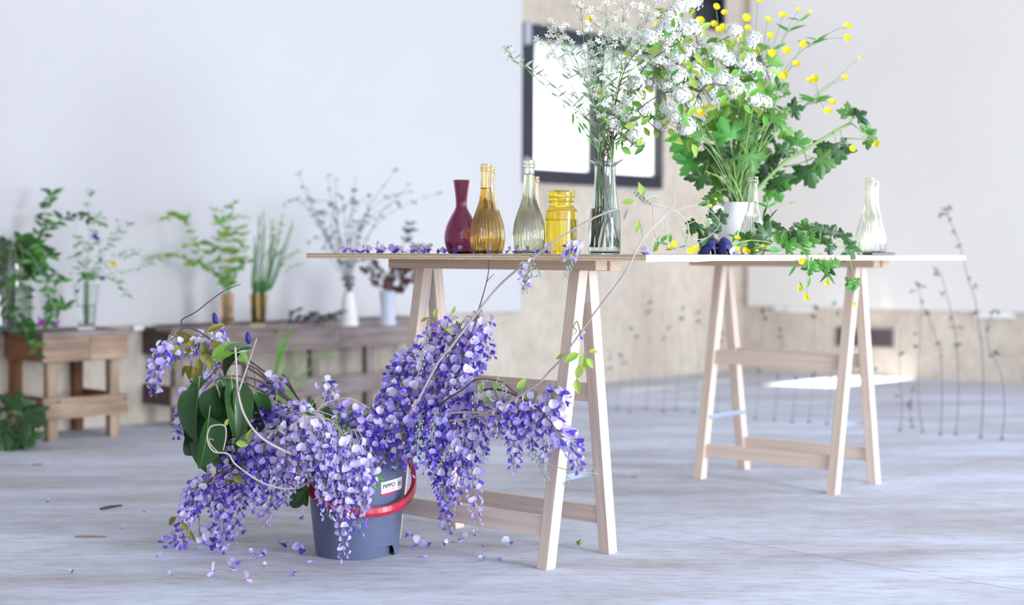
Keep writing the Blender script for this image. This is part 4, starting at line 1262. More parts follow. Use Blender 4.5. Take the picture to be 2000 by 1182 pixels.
# big soft leaves standing at the bucket mouth
LC = empty('leafy_sprig', ROOT + V((0.02, 0.05, 0)), 'sprig of mid green leaves standing up from the bucket mouth', 'branch')
mb = MB()
for (px, py, d, sz, ang, me) in [(575, 840, 4.05, 52, -20, LEAF_DARK[0]), (600, 835, 4.08, 56, 10, LEAF_DARK[0]), (620, 845, 4.06, 58, 25, LEAF_DARK[1]), (540, 850, 4.0, 70, 80, LEAF_DARK[1]), (560, 870, 3.99, 70, 60, LEAF_DARK[0]),
        (680, 850, 4.05, 60, 15, LEAF_FRESH), (700, 848, 4.06, 66, 35, LEAF_FRESH), (665, 850, 4.06, 56, -15, LEAF_FRESH), (600, 940, 3.93, 60, 190, LEAF_DARK[0]), (595, 955, 3.94, 56, 215, LEAF_DARK[0]), (520, 880, 3.98, 60, 110, LEAF_DARK[1]), (735, 930, 3.9, 24, 120, LEAF_MID), (730, 935, 3.9, 24, 160, LEAF_MID), (640, 850, 4.08, 60, 0, LEAF_DARK[0])]:
    p = P(px, py, d)
    mb.tube(smooth_path([ORG[LC.name], MOUTH.lerp(p, 0.4), p], 5), [0.003, 0.0018], 4, 0)
    put_leaf(LC, px, py, d, sz, ang, me)
mb.build('green_stem', ['twig_green'], LC)
# two blue bud stalks
for (pts, lb) in (([(470, 800, 4.22), (440, 700, 4.24), (428, 655, 4.25), (423, 634, 4.25)], 'green stalk with a closed dark blue bud left of the fork'), ([(520, 800, 4.22), (495, 720, 4.22), (488, 690, 4.22), (486, 672, 4.22)], 'green stalk with a small dark blue flower right of the fork')):
    t = empty('blue_bud_stalk', ROOT + V((-0.03, 0.06, 0)), lb, 'flower')
    pp = smooth_path([ORG[t.name], MOUTH + V((-0.05, 0.05, 0))] + [P(*q) for q in pts], 6)
    mb = MB(); mb.tube(pp, [0.0028, 0.0022], 5, 0); mb.build('green_stem', ['twig_green'], t)
    mb = MB(); d = (pp[-1] - pp[-2]).normalized()
    mb.tube([pp[-1], pp[-1] + d * 0.012, pp[-1] + d * 0.03, pp[-1] + d * 0.036], [0.004, 0.009, 0.006, 0.001], 7, 0); mb.build('bud', ['petal_blue'], t)

TIPX = {}
def scr_x(p): 
    q = CAM_R.transposed() @ (V(p) - V((0, 0, CAMZ)))
    return CX - F * q.x / q.z
ORD = 'first second third fourth fifth sixth seventh eighth ninth tenth eleventh twelfth thirteenth fourteenth fifteenth sixteenth seventeenth eighteenth nineteenth twentieth twenty-first twenty-second twenty-third twenty-fourth twenty-fifth'.split()
def number_off(group, template):
    """labels the members of a group in their order from left to right"""
    ms = [o for o in C.objects if o.parent is None and o.get('group') == group]
    ms.sort(key=lambda o: TIPX.get(o.name, scr_x(o.location)))
    for o, w in zip(ms, ORD):
        o['label'] = template % w
# fallen florets on the floor and on the table
def fallen(px, py, zb, label, group, sc=1.0, d=None):
    if d is None:
        p = PZ(px, py, zb)
    else:
        p = P(px, py, d); p.z = zb
    a = rnd.random() * 6.28
    y = V((math.cos(a), math.sin(a), rnd.uniform(-0.05, 0.15)))
    s = 0.026 * sc
    k = rnd.random()
    me = rnd.choice(FLO['pale' if rnd.random() < 0.5 else 'mid']) if k < 0.75 else BUD
    zh = V((rnd.uniform(-1, 1), rnd.uniform(-1, 1), rnd.uniform(0.2, 1)))
    M = frame(p, y, zh, s)
    lo = min((M @ v_.co).z for v_ in me.vertices)
    M = Matrix.Translation((0, 0, zb - lo + 0.0003)) @ M
    o = inst('fallen_floret', me, M)
    tag(o, label, 'petal', group); TIPX[o.name] = scr_x(p)
for (px, py, sc) in [(432, 1125, 1.2), (440, 1118, 1.0), (455, 1110, 1.0), (470, 1142, 1.0), (487, 1090, 0.9), (505, 1085, 0.9), (525, 1088, 1.2), (540, 1072, 1.1), (590, 1085, 1.2), (607, 1085, 1.2), (588, 1102, 1.2), (560, 1128, 0.7), (488, 1043, 0.9), (598, 1013, 0.9), (620, 1010, 0.8), (300, 1092, 0.9), (145, 1118, 0.6), (330, 1130, 0.6), (585, 1120, 0.5), (518, 1108, 0.5), (350, 1050, .5)]:
    fallen(px, py, 0.0005, 'loose lilac floret fallen on the concrete left of the bucket', 'fallen florets left of the bucket', sc)
for (px, py, sc) in [(820, 1075, 1.2), (838, 1075, 1.1), (818, 1092, 1.2), (785, 1070, 0.8), (808, 1050, 0.9), (795, 1048, 0.6), (910, 1058, 1.1), (955, 1070, 1.1), (995, 1072, 1.1), (980, 1098, 1.2), (942, 1098, 0.7), (862, 1065, 0.7), (925, 1082, 0.6), (918, 1048, 0.6), (880, 1060, .5)]:
    fallen(px, py, 0.0005, 'loose lilac floret fallen on the concrete between bucket and trestle', 'fallen florets right of the bucket', sc)
for (px, py, sc) in [(185, 955, .8), (100, 982, .7), (235, 1034, .6), (275, 1001, .7)]:
    fallen(px, py, 0.0005, 'tiny lilac petal scrap on the bare floor at far left', 'petal scraps at far left', sc * 0.7)
def on_table(px, inward):
    """point of the table top seen at column px, inward from the near edges"""
    best = None
    for i in range(400):
        t = i / 399
        for (A_, B_, nin) in ((TA, TB, VV), (TB, TC, -U)):
            p = A_.lerp(B_, t) + nin * inward
            x = CX + F * p.x / p.y
            if best is None or abs(x - px) < best[0]:
                best = (abs(x - px), p)
    p = best[1].copy(); p.z = TZ
    return p
px = 672
while px < 1130:
    p = on_table(px, rnd.uniform(0.015, 0.09))
    xx, yy = px, 490
    a = rnd.random() * 6.28
    me = rnd.choice(FLO['pale' if rnd.random() < 0.55 else 'mid'])
    M = frame(p, V((math.cos(a), math.sin(a), rnd.uniform(-.1, .3))), V((rnd.uniform(-1, 1), rnd.uniform(-1, 1), rnd.uniform(0.1, 1))), 0.0265 * rnd.uniform(0.7, 1.1))
    lo = min((M @ v_.co).z for v_ in me.vertices)
    o = inst('fallen_floret', me, Matrix.Translation((0, 0, TZ - lo + 0.0003)) @ M)
    tag(o, 'lilac floret on the table edge ' + ('between the left corner and purple carafe' if px < 868 else 'before the purple carafe and amber bottle' if px < 985 else 'before the pale bottle and the yellow jar' if px < 1130 else 'near the clear carafe'), 'petal', 'fallen florets on the table edge')
    px += rnd.uniform(4, 10) if px < 880 else rnd.uniform(12, 34)
for px in (1244, 1250, 1256):
    p = on_table(px, 0.03); M = frame(p, V((1, 0.3, 0.2)), Z, 0.02)
    me = rnd.choice(FLO['pale']); lo = min((M @ v_.co).z for v_ in me.vertices)
    tag(inst('fallen_floret', me, Matrix.Translation((0, 0, TZ - lo + 0.0003)) @ M), 'pale floret lying near the table corner beside the twigs', 'petal', 'fallen florets at the table corner')
# twigs and bits on the floor
def floor_stick(p0, p1, r, matn, name, label, cat, flat=0.6):
    a, b_ = PZ(p0[0], p0[1], r), PZ(p1[0], p1[1], r)
    m = MB(); mid = a.lerp(b_, 0.5) + V((0, 0, r * 0.3))
    m.tube([a, a.lerp(mid, 0.5), mid, b_], [r * 0.8, r, r, r * 0.7], 6)
    tag(m.build(name, matn, smooth=False), label, cat)
floor_stick((196, 994), (238, 987), 0.0042, 'vine_brown', 'bark_stick', 'short dark bark stick on the floor left of the wisteria', 'stick')
floor_stick((146, 1048), (208, 1048), 0.0026, 'pallet_tan', 'wood_splinter', 'thin tan wood splinter on the floor at the left', 'stick')
floor_stick((62, 909), (82, 907), 0.002, 'vine_brown', 'wood_splinter', 'tiny dark splinter on the floor before the square stool', 'stick')
m = MB(); c = PZ(1131, 1060, 0.008); m.ball(c, 0.008, 0, 9, 6, (1, 0.9, 0.85)); m.tube([c + V((0, 0, 0.004)), c + V((0.006, 0, 0.012))], [0.003, 0.001], 5)
tag(m.build('green_bud', 'leaf_fresh'), 'round green bud fallen on the floor between the trestle legs', 'bud')
for (px, py, lb) in ((1232, 932, 'small green leaf scrap on the floor right of the near trestle'), (957, 968, 'small green leaf scrap on the floor behind the near trestle rail')):
    p = PZ(px, py, 0.004)
    tag(inst('leaf_scrap', LEAF_FRESH, frame(p, V((1, 0.4, 0.05)), Z, 0.03)), lb, 'leaf')
# ------------------------------------------------------------------ white flowers in the clear carafe
CM = carb + V((0, 0, carh))
def from_carafe(spread=0.02):
    a = rnd.random() * 6.28; b_ = rnd.random() * 6.28
    return [carb + V((math.cos(a) * 0.03, math.sin(a) * 0.03, 0.02)), CM + V((math.cos(b_) * spread, math.sin(b_) * spread, -0.01))]
def flower(name, me, p, facing, s, th):
    return inst(name, me, frame(p, facing, V((J(1), J(1), 1)), s), th)
def tocam(j=0.5):
    return V((J(j), -1, 0.35 + J(j)))

# arching branches with white domed clusters
def cluster_branch(chain, d, label, sz=43, up=None, lead=None, nleaf=4):
    th = empty('blossom_branch', carb + V((J(.008), J(.008), 0.012)), label, 'flower', 'white blossom branches in the clear carafe')
    pts = from_carafe()
    if lead: pts += [P(x, y, CARD) for x, y in lead]
    N = len(chain)
    tips = []
    for i, (x, y) in enumerate(chain):
        dd = CARD + (d - CARD) * (i + 1) / N
        tips.append(P(x, y + 10, dd + J(0.03)))
    path = smooth_path(pts + tips, 5)
    mb = MB(); mb.tube(path, [0.0019, 0.0012], 5, 0)
    for i, (x, y) in enumerate(chain):
        dd = CARD + (d - CARD) * (i + 1) / N + J(0.05)
        s = sz * rnd.uniform(0.8, 1.1) * dd / F
        p = P(x + J(3), y + J(3), dd)
        mb.tube([tips[i], p - V((0, 0, s * 0.3))], 0.0012, 4, 1)
        n = V((J(.5), -0.7 + J(.3), 0.8)).normalized()
        M = Matrix.Translation(p) @ n.to_track_quat('Z', 'Y').to_matrix().to_4x4() @ Matrix.Rotation(rnd.random() * 6, 4, 'Z') @ Matrix.Scale(s, 4)
        inst('blossom_cluster', rnd.choice(CLUST), M, th)
        for k in range(nleaf):
            q = P(x + J(28), y + 14 + J(16), dd + J(0.05))
            inst('leaf', rnd.choice((LEAF_LIME, LEAF_FRESH, LEAF_MID)), frame(q, V((J(1), J(.5), J(1) + .1)), tocam(.7), rnd.uniform(20, 30) * dd / F), th)
    mb.build('woody_stem', ['vine_brown', 'stem_thin'], th)
cluster_branch([(1235, 189), (1265, 139), (1294, 122), (1324, 115), (1343, 102), (1368, 107), (1398, 102), (1420, 111), (1450, 118), (1465, 130), (1476, 140)], 4.2, 'long white blossom branch along the top of the white cluster rows', lead=[(1196, 260)])
cluster_branch([(1241, 163), (1272, 163), (1283, 115), (1313, 141), (1324, 148), (1354, 137), (1383, 174), (1391, 185)], 4.1, 'white blossom branch in the middle row left of the leaf bunch', lead=[(1198, 255)])
cluster_branch([(1302, 170), (1331, 185), (1350, 203), (1375, 160), (1405, 155), (1428, 163), (1439, 176), (1461, 176), (1470, 194), (1494, 200)], 4.22, 'white blossom branch reaching farthest right over the lobed leaves', lead=[(1195, 280), (1240, 220)])
cluster_branch([(1228, 207), (1254, 215), (1287, 244), (1306, 215), (1320, 229), (1335, 244), (1341, 252)], 4.06, 'white blossom branch drooping right before the lobed leaves', lead=[(1193, 285)])
cluster_branch([(1191, 226), (1213, 224), (1232, 233), (1202, 240), (1246, 277), (1238, 262)], 3.95, 'lowest white blossom branch just above the clear carafe rim', lead=[(1186, 280)])
cluster_branch([(1240, 95), (1262, 75), (1290, 60), (1306, 48), (1309, 33), (1331, 11), (1354, 7)], 4.1, 'white blossom branch rising to the top edge of the bouquet', sz=42, lead=[(1195, 250), (1215, 150)])
cluster_branch([(1313, 81), (1340, 60), (1357, 55), (1372, 85), (1435, 59), (1461, 89), (1472, 74), (1505, 148)], 4.25, 'loose white blossom branch among the upper buttercups', sz=38, lead=[(1200, 240), (1260, 130)])
# airy stalks with small starry flowers, upper left
AIR = 'airy white stalks in the clear carafe'
def airy(tip, d, n, spread, label, me=STAR, grp=AIR, sz=(11, 17), lead=None):
    th = empty('starry_flower_stalk', carb + V((J(.01), J(.01), 0.012)), label, 'flower', grp); TIPX[th.name] = tip[0]
    t = P(tip[0], tip[1], d)
    pts = from_carafe() + ([P(x, y, CARD) for x, y in lead] if lead else [CM.lerp(t, 0.45) + V((J(.02), J(.02), 0.02))]) + [t]
    path = smooth_path(pts, 6)
    mb = MB(); mb.tube(path, [0.0013, 0.0008], 4, 0)
    for i in range(n):
        k = rnd.randint(int(len(path) * 0.55), len(path) - 1)
        f = rnd.random() ** 0.5
        a = rnd.random() * 6.28
        c = t if rnd.random() < 0.7 else path[k]
        q = c + V((math.cos(a) * spread * f * d / F, J(0.04), math.sin(a) * spread * f * d / F * 0.8))
        st_ = path[min(range(len(path)), key=lambda z_: abs((path[z_] - q).length - spread * d / F))]
        mb.tube(smooth_path([st_, st_.lerp(q, 0.6) + V((0, 0, 0.006)), q], 3), 0.0006, 3, 0, cap=False)
        flower('flower', me, q, tocam(0.9), rnd.uniform(*sz) * d / F, th)
    for k in range(int(len(path) * 0.35), len(path) - 2, 2):
        for sg in (-1, 1):
            inst('leaf', LEAF_SILVER, frame(path[k], V((sg * 0.8, J(.6), 0.7)), tocam(.5), rnd.uniform(14, 26) * d / F), th)
    mb.build('thin_stem', ['stem_thin'], th)
for i, (tip, n, sp) in enumerate([((1085, 62), 15, 32), ((1068, 78), 10, 22), ((1105, 70), 14, 30), ((1135, 18), 12, 24), ((1120, 108), 15, 32), ((1155, 70), 14, 30), ((1185, 30), 14, 34), ((1170, 105), 14, 32),
                                ((1205, 75), 16, 38), ((1218, 20), 14, 34), ((1248, 50), 16, 38), ((1150, 140), 12, 36), ((1195, 130), 16, 42), ((1225, 115), 16, 40), ((1270, 20), 14, 36), ((1290, 85), 14, 36)]):
    airy(tip, CARD + J(0.12) + 0.02, n, sp, 'thin stalk of small white starry flowers rising left of the blossom branches', me=STAR if i % 3 else STAR_C)
airy((992, 96), 4.0, 9, 16, 'single pale starry stalk reaching farthest left over the white wall board', me=STAR_C, grp=None, sz=(8, 12), lead=[(1150, 235), (1060, 150), (1012, 125)])
airy((1022, 128), 3.98, 6, 12, 'pale stalk with a tiny whorl at its tip before the window edge', me=STAR_C, grp=None, sz=(8, 12), lead=[(1165, 250), (1090, 190)])
def bare_spray(tips, label):
    th = empty('green_spray', carb + V((J(.01), J(.01), 0.012)), label, 'foliage')
    mb = MB()
    root = from_carafe()
    for tip, via in tips:
        path = smooth_path(root + [P(x, y, CARD - 0.02) for x, y in via] + [P(tip[0], tip[1], CARD - 0.03)], 5)
        mb.tube(path, [0.0014, 0.0006], 4, 0)
        for k in range(12, len(path) - 1, 3):
            inst('leaf', LEAF_NARROW, frame(path[k], V((J(1), J(.4), 0.6)), tocam(.5), rnd.uniform(14, 24) * CARD / F), th)
    mb.build('thin_stem', ['stem_thin'], th)
bare_spray([((1100, 205), [(1165, 285), (1140, 255)]), ((1108, 232), [(1165, 290), (1135, 262)]), ((1122, 200), [(1160, 270), (1130, 232)])], 'fine bare green sprig before the left window pane')
bare_spray([((1240, 290), [(1195, 300), (1215, 290)]), ((1215, 250), [(1190, 300), (1202, 275)]), ((1250, 235), [(1192, 300), (1222, 262)])], 'leafy green sprig low at the right of the carafe rim')
bare_spray([((1160, 100), [(1178, 250), (1168, 170)]), ((1190, 60), [(1182, 240), (1186, 150)]), ((1215, 140), [(1186, 250), (1200, 190)]), ((1172, 150), [(1176, 250), (1170, 200)]), ((1235, 60), [(1188, 240), (1215, 140)])], 'tall green stems in the middle of the carafe bunch')

# ------------------------------------------------------------------ buttercups and lobed leaves in the white jug
JM = jugb + V((0, 0, jugh))
def from_jug(spread=0.03):
    a = rnd.random() * 6.28; r = spread * math.sqrt(rnd.random())
    return [jugb + V((J(.02), J(.02), 0.03)), JM + V((math.cos(a) * r, math.sin(a) * r, -0.005))]
BG = 'buttercup stems in the white jug'
def buttercup(tips, label, group=BG, via=None, d=None, matn='stem_thin', sz=19, nl=2):
    th = empty('buttercup_sprig', jugb + V((J(.015), J(.015), 0.03)), label, 'flower', group); TIPX[th.name] = tips[0][0]
    d = d or JUGD + J(0.12)
    main = P(tips[0][0], tips[0][1], d)
    root = from_jug()
    mids = [P(x, y, JUGD + (d - JUGD) * 0.6) for x, y in via] if via else [root[1].lerp(main, 0.5) + V((0, 0, 0.03 + J(.02)))]
    path = smooth_path(root + mids + [main], 7)
    mb = MB(); mb.tube(path, [0.0022, 0.0009], 5, 0)
    for i, (x, y) in enumerate(tips):
        p = P(x, y, d + (J(0.03) if i else 0))
        if i:
            k = int(len(path) * rnd.uniform(0.62, 0.85))
            q = path[k]
            mb.tube(smooth_path([q, q.lerp(p, 0.55) + V((0, 0, 0.012)), p], 5), [0.0011, 0.0008], 4, 0)
        if y < -20: continue
        flower('flower', BUTTER, p, V((J(.5), -0.9, 0.5 + J(.5))), sz * rnd.uniform(0.85, 1.15) * d / F, th)
    for j in range(nl):
        k = int(len(path) * rnd.uniform(0.55, 0.9))
        for sg in (-1, 1):
            inst('leaf', LEAF_NARROW, frame(path[k], V((sg, J(.5), 0.5)), tocam(.6), rnd.uniform(22, 38) * d / F), th)
    mb.build('thin_stem', [matn], th)
bl = 'thin buttercup stem rising out of the white jug bunch'
for tips in ([(1398, 15), (1367, 43)], [(1415, 27), (1394, 48)], [(1456, 37), (1460, 57), (1404, 61)], [(1480, 4), (1413, 55)], [(1444, 81)], [(1503, 72), (1499, 41)], [(1507, 104), (1478, 101)], [(1529, 33), (1536, 100)],
             [(1568, 87), (1555, 128)], [(1526, 152), (1534, 147)], [(1507, 199), (1455, 220)], [(1415, 207), (1386, 213)], [(1394, 152), (1350, 25)], [(1313, 67), (1285, 52)]):
    buttercup(tips, bl)
buttercup([(1346, 200), (1367, 222)], 'buttercup pair hanging left in front of the lobed leaves', None, d=4.4)
buttercup([(1152, 40)], 'lone buttercup far left among the starry white stalks', None, via=[(1350, 220), (1250, 110)], d=4.2)
buttercup([(1176, 190), (1167, 180)], 'buttercup pair low in the white stalks above the carafe', None, via=[(1380, 290), (1260, 220)], d=4.2)
buttercup([(1655, 54), (1654, 75)], 'long buttercup stem reaching up to the far right top of the bunch', None, via=[(1490, 220), (1550, 115), (1625, 62)], nl=3)
buttercup([(1592, 155), (1581, 160), (1649, 154)], 'buttercup stem fanning out right at mid height of the bunch', None, via=[(1500, 260), (1560, 212), (1598, 195)], nl=3)
buttercup([(1616, 218), (1624, 202)], 'slender buttercup stem bent right above the long thick shoot', None, via=[(1490, 270), (1530, 212), (1590, 195)], nl=2)
buttercup([(1581, 24), (1560, 20)], 'fine buttercup stem with small buds at the top right of the bunch', None, via=[(1490, 180), (1535, 70)], sz=11)
buttercup([(1677, 113), (1645, 150)], 'hair thin stem with a tiny bud far right of the bunch', None, via=[(1500, 260), (1590, 195)], sz=9)
# lobed leaves on stalks
LG = 'lobed leaf stalks in the white jug'
def leaf_stalk(leaves, label, group=LG, d0=JUGD, via=None):
    th = empty('lobed_leaf_sprig', jugb + V((J(.02), J(.02), 0.03)), label, 'foliage', group); TIPX[th.name] = sum(l_[0] for l_ in leaves) / len(leaves)
    mb = MB()
    for (px, py, sz, ang) in leaves:
        d = d0 + J(0.12) - 0.03
        p = P(px, py, d)
        a = math.radians(ang)
        y = V((math.sin(a), J(.3), math.cos(a)))
        c = p - y.normalized() * (0.35 * sz * d / F * 0.75)
        root = from_jug(0.028)
        mb.tube(smooth_path(root + [root[1].lerp(c, 0.5) + V((0, 0, 0.025)), c], 6), [0.0036, 0.0022], 5, 0)
        k_ = rnd.random(); me = rnd.choice(LOBED) if k_ < 0.5 else rnd.choice(LOBED_F) if k_ < 0.72 else rnd.choice(LOBED_D)
        inst('leaf', me, frame(c, y, V((J(.6), -1, 0.3 + J(.6))), sz * 0.64 * d / F), th)
    mb.build('leaf_stalk', ['stem_green'], th)
ll = 'green lobed leaves on pale stalks crowding the white jug'
for grp_ in ([(1350, 320, 74, 215), (1335, 285, 64, 260), (1372, 350, 62, 200)], [(1400, 295, 82, 180), (1420, 262, 76, 340), (1362, 262, 62, 300)], [(1452, 248, 84, 20), (1482, 288, 80, 120), (1432, 332, 76, 190)],
             [(1502, 322, 72, 130), (1468, 345, 64, 170), (1515, 372, 58, 150)], [(1405, 362, 54, 220), (1395, 385, 44, 200), (1440, 300, 70, 180)], [(1515, 232, 64, 60), (1482, 226, 72, 10), (1552, 212, 50, 80)],
             [(1402, 240, 66, 320), (1345, 250, 54, 290), (1440, 215, 60, 350)], [(1495, 255, 62, 70), (1465, 310, 72, 150), (1530, 255, 54, 90)], [(1385, 320, 70, 230), (1420, 300, 70, 160), (1460, 270, 66, 200)], [(1500, 185, 56, 30), (1470, 180, 50, -20), (1520, 300, 46, 110)]):
    leaf_stalk(grp_, ll)
leaf_stalk([(1360, 112, 50, 0), (1400, 92, 44, 20), (1440, 132, 50, 10), (1390, 142, 46, 0), (1340, 152, 50, -20)], 'small green leaves behind the upper white clusters over the jug', None, d0=4.72)
leaf_stalk([(1480, 122, 44, 40), (1512, 122, 40, 30), (1452, 166, 50, 30), (1496, 150, 46, 10), (1530, 175, 40, 40)], 'small green leaves below the upper right buttercups over the jug', None, d0=4.72)
# the long thick shoot to the right
sh = empty('long_leafy_shoot', jugb + V((0.02, 0, 0.03)), 'thick pale green shoot with lobed leaves leaning far right from the jug', 'foliage')
mb = MB()
pth = smooth_path([ORG[sh.name], JM + V((0.03, 0, -0.004)), P(1522, 326, 4.6), P(1560, 300, 4.6), P(1600, 276, 4.6), P(1640, 252, 4.6), P(1662, 240, 4.6)], 7)
mb.tube(pth, [0.0065, 0.0042], 8, 0)
for (a, b_, c, r) in (((1662, 240), (1675, 250), (1710, 275), 0.0014), ((1662, 240), (1670, 215), (1684, 218), 0.0013), ((1640, 252), (1648, 275), (1661, 290), 0.0012), ((1655, 270), (1690, 272), (1700, 273), 0.0012), ((1530, 326), (1560, 320), (1590, 308), 0.0022)):
    mb.tube(smooth_path([P(a[0], a[1], 4.6), P(b_[0], b_[1], 4.58), P(c[0], c[1], 4.58)], 5), [r * 1.4, r], 5, 0)
mb.build('thick_stem', ['stem_green'], sh)
for (px, py, sz, ang) in [(1575, 312, 92, 165), (1590, 308, 66, 110), (1555, 290, 52, 10), (1632, 270, 84, 170), (1640, 285, 60, 195), (1618, 285, 50, 250), (1660, 232, 50, -5), (1668, 232, 46, 60), (1688, 268, 44, 110), (1690, 262, 34, 20), (1528, 305, 50, 20), (1512, 340, 66, 150), (1525, 345, 50, 190)]:
    d = 4.58 + J(.03); a = math.radians(ang)
    inst('leaf', rnd.choice(LOBED_D + LOBED), frame(P(px, py, d), V((math.sin(a), J(.3), math.cos(a))), V((J(.6), -1, .3 + J(.5))), sz * 0.62 * d / F), sh)
for (px, py) in ((1713, 283), (1663, 292)):
    flower('flower', BUTTER, P(px, py, 4.58), V((J(.6), -0.6, 0.2)), 17 * 4.58 / F, sh)

# ------------------------------------------------------------------ cut buttercups lying along the long table edge
def tpt(px, py, inward):
    q = on_table(px, inward)
    return P(px, py, q.y)
CG = 'cut buttercup stems lying on the table'
def cut_sprig(path_px, inward, flowers, leaves, label, group=CG, r=0.0018, hang=False):
    pts = []
    for i, (x, y) in enumerate(path_px):
        p = tpt(x, y, inward if y < 497 else -0.012)
        if y < 497: p.z = max(p.z, TZ + r + 0.001)
        pts.append(p)
    th = empty('cut_buttercup_sprig', pts[0], label, 'flower', group)
    mb = MB(); path = smooth_path(pts, 6); mb.tube(path, [r, r * 0.55], 5, 0)
    for (x, y, s) in flowers:
        p = tpt(x, y, inward * 0.8 if y < 497 else -0.014)
        if y < 497: p.z = max(p.z, TZ + 0.011)
        q = nearest(path, p)
        mb.tube(smooth_path([q, q.lerp(p, 0.5) + V((0, 0, 0.006)), p], 4), 0.0009, 4, 0)
        flower('flower', BUTTER, p, V((J(.7), -0.8, 0.3 + J(.6))) if y < 497 else V((J(.6), -.6, -.4 + J(.5))), s * p.y / F, th)
    for (x, y, s, ang, kind) in leaves:
        p = tpt(x, y, inward * rnd.uniform(0.6, 1.3) if y < 497 else -0.014)
        if y < 497: p.z = max(p.z, TZ + 0.006)
        a = math.radians(ang)
        yv = V((math.sin(a), J(.4), math.cos(a)))
        me = {'l': rnd.choice(LOBED), 'd': rnd.choice(LOBED_D), 'n': LEAF_NARROW, 'f': LEAF_MID, 'y': LEAF_LIME}[kind]
        sc = (0.66 if kind in 'ld' else 1.0) * s * p.y / F
        tip = p + yv.normalized() * sc
        if y < 497 and tip.z < TZ + 0.003 and (inward > 0):
            yv.z += (TZ + 0.006 - tip.z) / sc
        inst('leaf', me, frame(p, yv, V((J(.7), -1, .5 + J(.6))), sc), th)
    mb.build('stem_tube', ['stem_green'], th)
cut_sprig([(1402, 488), (1440, 478), (1490, 462), (1545, 450), (1600, 460), (1640, 470)], 0.09, [(1440, 467, 15), (1492, 485, 15)],
    [(1490, 462, 46, 20, 'd'), (1500, 470, 52, 330, 'd'), (1510, 455, 44, 60, 'd'), (1525, 470, 44, 90, 'd'), (1480, 475, 40, 250, 'l'), (1545, 468, 40, 10, 'd'), (1555, 475, 40, 60, 'l'), (1570, 455, 42, 5, 'l'), (1590, 470, 42, 40, 'd'), (1600, 465, 40, 80, 'd'), (1620, 462, 40, 30, 'd'), (1640, 470, 44, 60, 'd'), (1650, 475, 46, 110, 'd')], 'longest cut stem of dark lobed leaves lying towards the far right bottle')
cut_sprig([(1400, 486), (1430, 470), (1460, 468), (1488, 455), (1500, 440), (1505, 425)], 0.14, [(1437, 487, 14), (1455, 489, 15), (1463, 489, 14)],
    [(1455, 478, 40, 15, 'l'), (1470, 470, 40, 340, 'l'), (1490, 445, 44, 20, 'd'), (1500, 450, 46, 60, 'd'), (1460, 482, 36, 80, 'n'), (1430, 475, 30, 20, 'n'), (1450, 470, 34, 300, 'n'), (1485, 480, 40, 30, 'l'), (1475, 487, 36, 90, 'n')], 'pile of cut green leaves before the clear bottle by the jug')
cut_sprig([(1500, 480), (1505, 440), (1506, 415), (1500, 402), (1496, 395)], 0.12, [], [(1500, 404, 30, 60, 'n'), (1500, 404, 28, 290, 'n'), (1498, 402, 26, 200, 'n'), (1499, 404, 22, 0, 'n'), (1505, 425, 22, 30, 'n')], 'thin upright cut stem with a leaf whorl right of the clear bottle', None, r=0.0014)
cut_sprig([(1500, 404), (1520, 398), (1553, 400)], 0.12, [(1553, 400, 6)], [], 'hair thin stalk with a tiny bud pointing right past the clear bottle', None, r=0.0008)
cut_sprig([(1540, 488), (1575, 484), (1600, 470), (1602, 452), (1604, 448)], 0.05, [], [(1600, 455, 36, 350, 'd'), (1606, 455, 32, 40, 'd'), (1590, 470, 40, 300, 'd'), (1560, 485, 40, 70, 'l'), (1575, 480, 44, 20, 'l'), (1540, 485, 38, 30, 'l'), (1610, 478, 40, 100, 'd'), (1555, 478, 44, 350, 'd'), (1525, 482, 40, 20, 'f')], 'upright tuft of cut lobed leaves in the middle of the long edge')
cut_sprig([(1545, 482), (1570, 492), (1578, 505), (1577, 540), (1576, 575)], 0.02, [(1564, 510, 16), (1577, 580, 15), (1563, 565, 11), (1562, 560, 9)], [(1580, 505, 34, 170, 'l'), (1585, 515, 34, 190, 'l'), (1556, 515, 30, 210, 'n'), (1582, 540, 26, 190, 'n'), (1562, 550, 20, 160, 'n'), (1590, 505, 30, 150, 'f')], 'leftmost cut buttercup stem hanging down over the long table edge')
cut_sprig([(1570, 484), (1600, 494), (1612, 510), (1618, 535), (1616, 545)], 0.02, [(1597, 511, 15), (1616, 551, 14)], [(1612, 508, 40, 175, 'l'), (1618, 520, 32, 190, 'd'), (1606, 505, 34, 200, 'l'), (1615, 532, 28, 150, 'n'), (1618, 532, 26, 220, 'n'), (1625, 505, 32, 140, 'l')], 'middle cut buttercup stem hanging over the long table edge')
cut_sprig([(1620, 478), (1645, 482), (1657, 495), (1663, 520), (1669, 545), (1667, 580)], 0.02, [(1667, 593, 11)], [(1668, 548, 34, 175, 'l'), (1668, 548, 28, 120, 'l'), (1668, 550, 28, 240, 'l'), (1655, 480, 40, 110, 'd'), (1650, 485, 44, 160, 'd'), (1668, 484, 26, 130, 'f')], 'rightmost cut buttercup stem hanging with a leaf tuft before the far trestle')
cut_sprig([(1400, 486), (1385, 470), (1372, 455), (1382, 440), (1390, 432), (1400, 440)], 0.10, [(1359, 447, 19)], [(1365, 432, 44, 215, 'd'), (1385, 432, 44, 60, 'd'), (1380, 440, 48, 160, 'd'), (1398, 425, 40, 75, 'd'), (1355, 445, 26, 240, 'l'), (1400, 435, 32, 170, 'd')], 'cut lobed leaf with one big buttercup left of the jug')
cut_sprig([(1385, 470), (1382, 430), (1386, 400), (1380, 388), (1368, 386), (1366, 400)], 0.10, [(1397, 390, 8), (1387, 401, 8)], [(1384, 395, 24, 250, 'f'), (1386, 392, 22, 30, 'f')], 'slender hooked bud stem above the blue curled strip', None, r=0.0012)
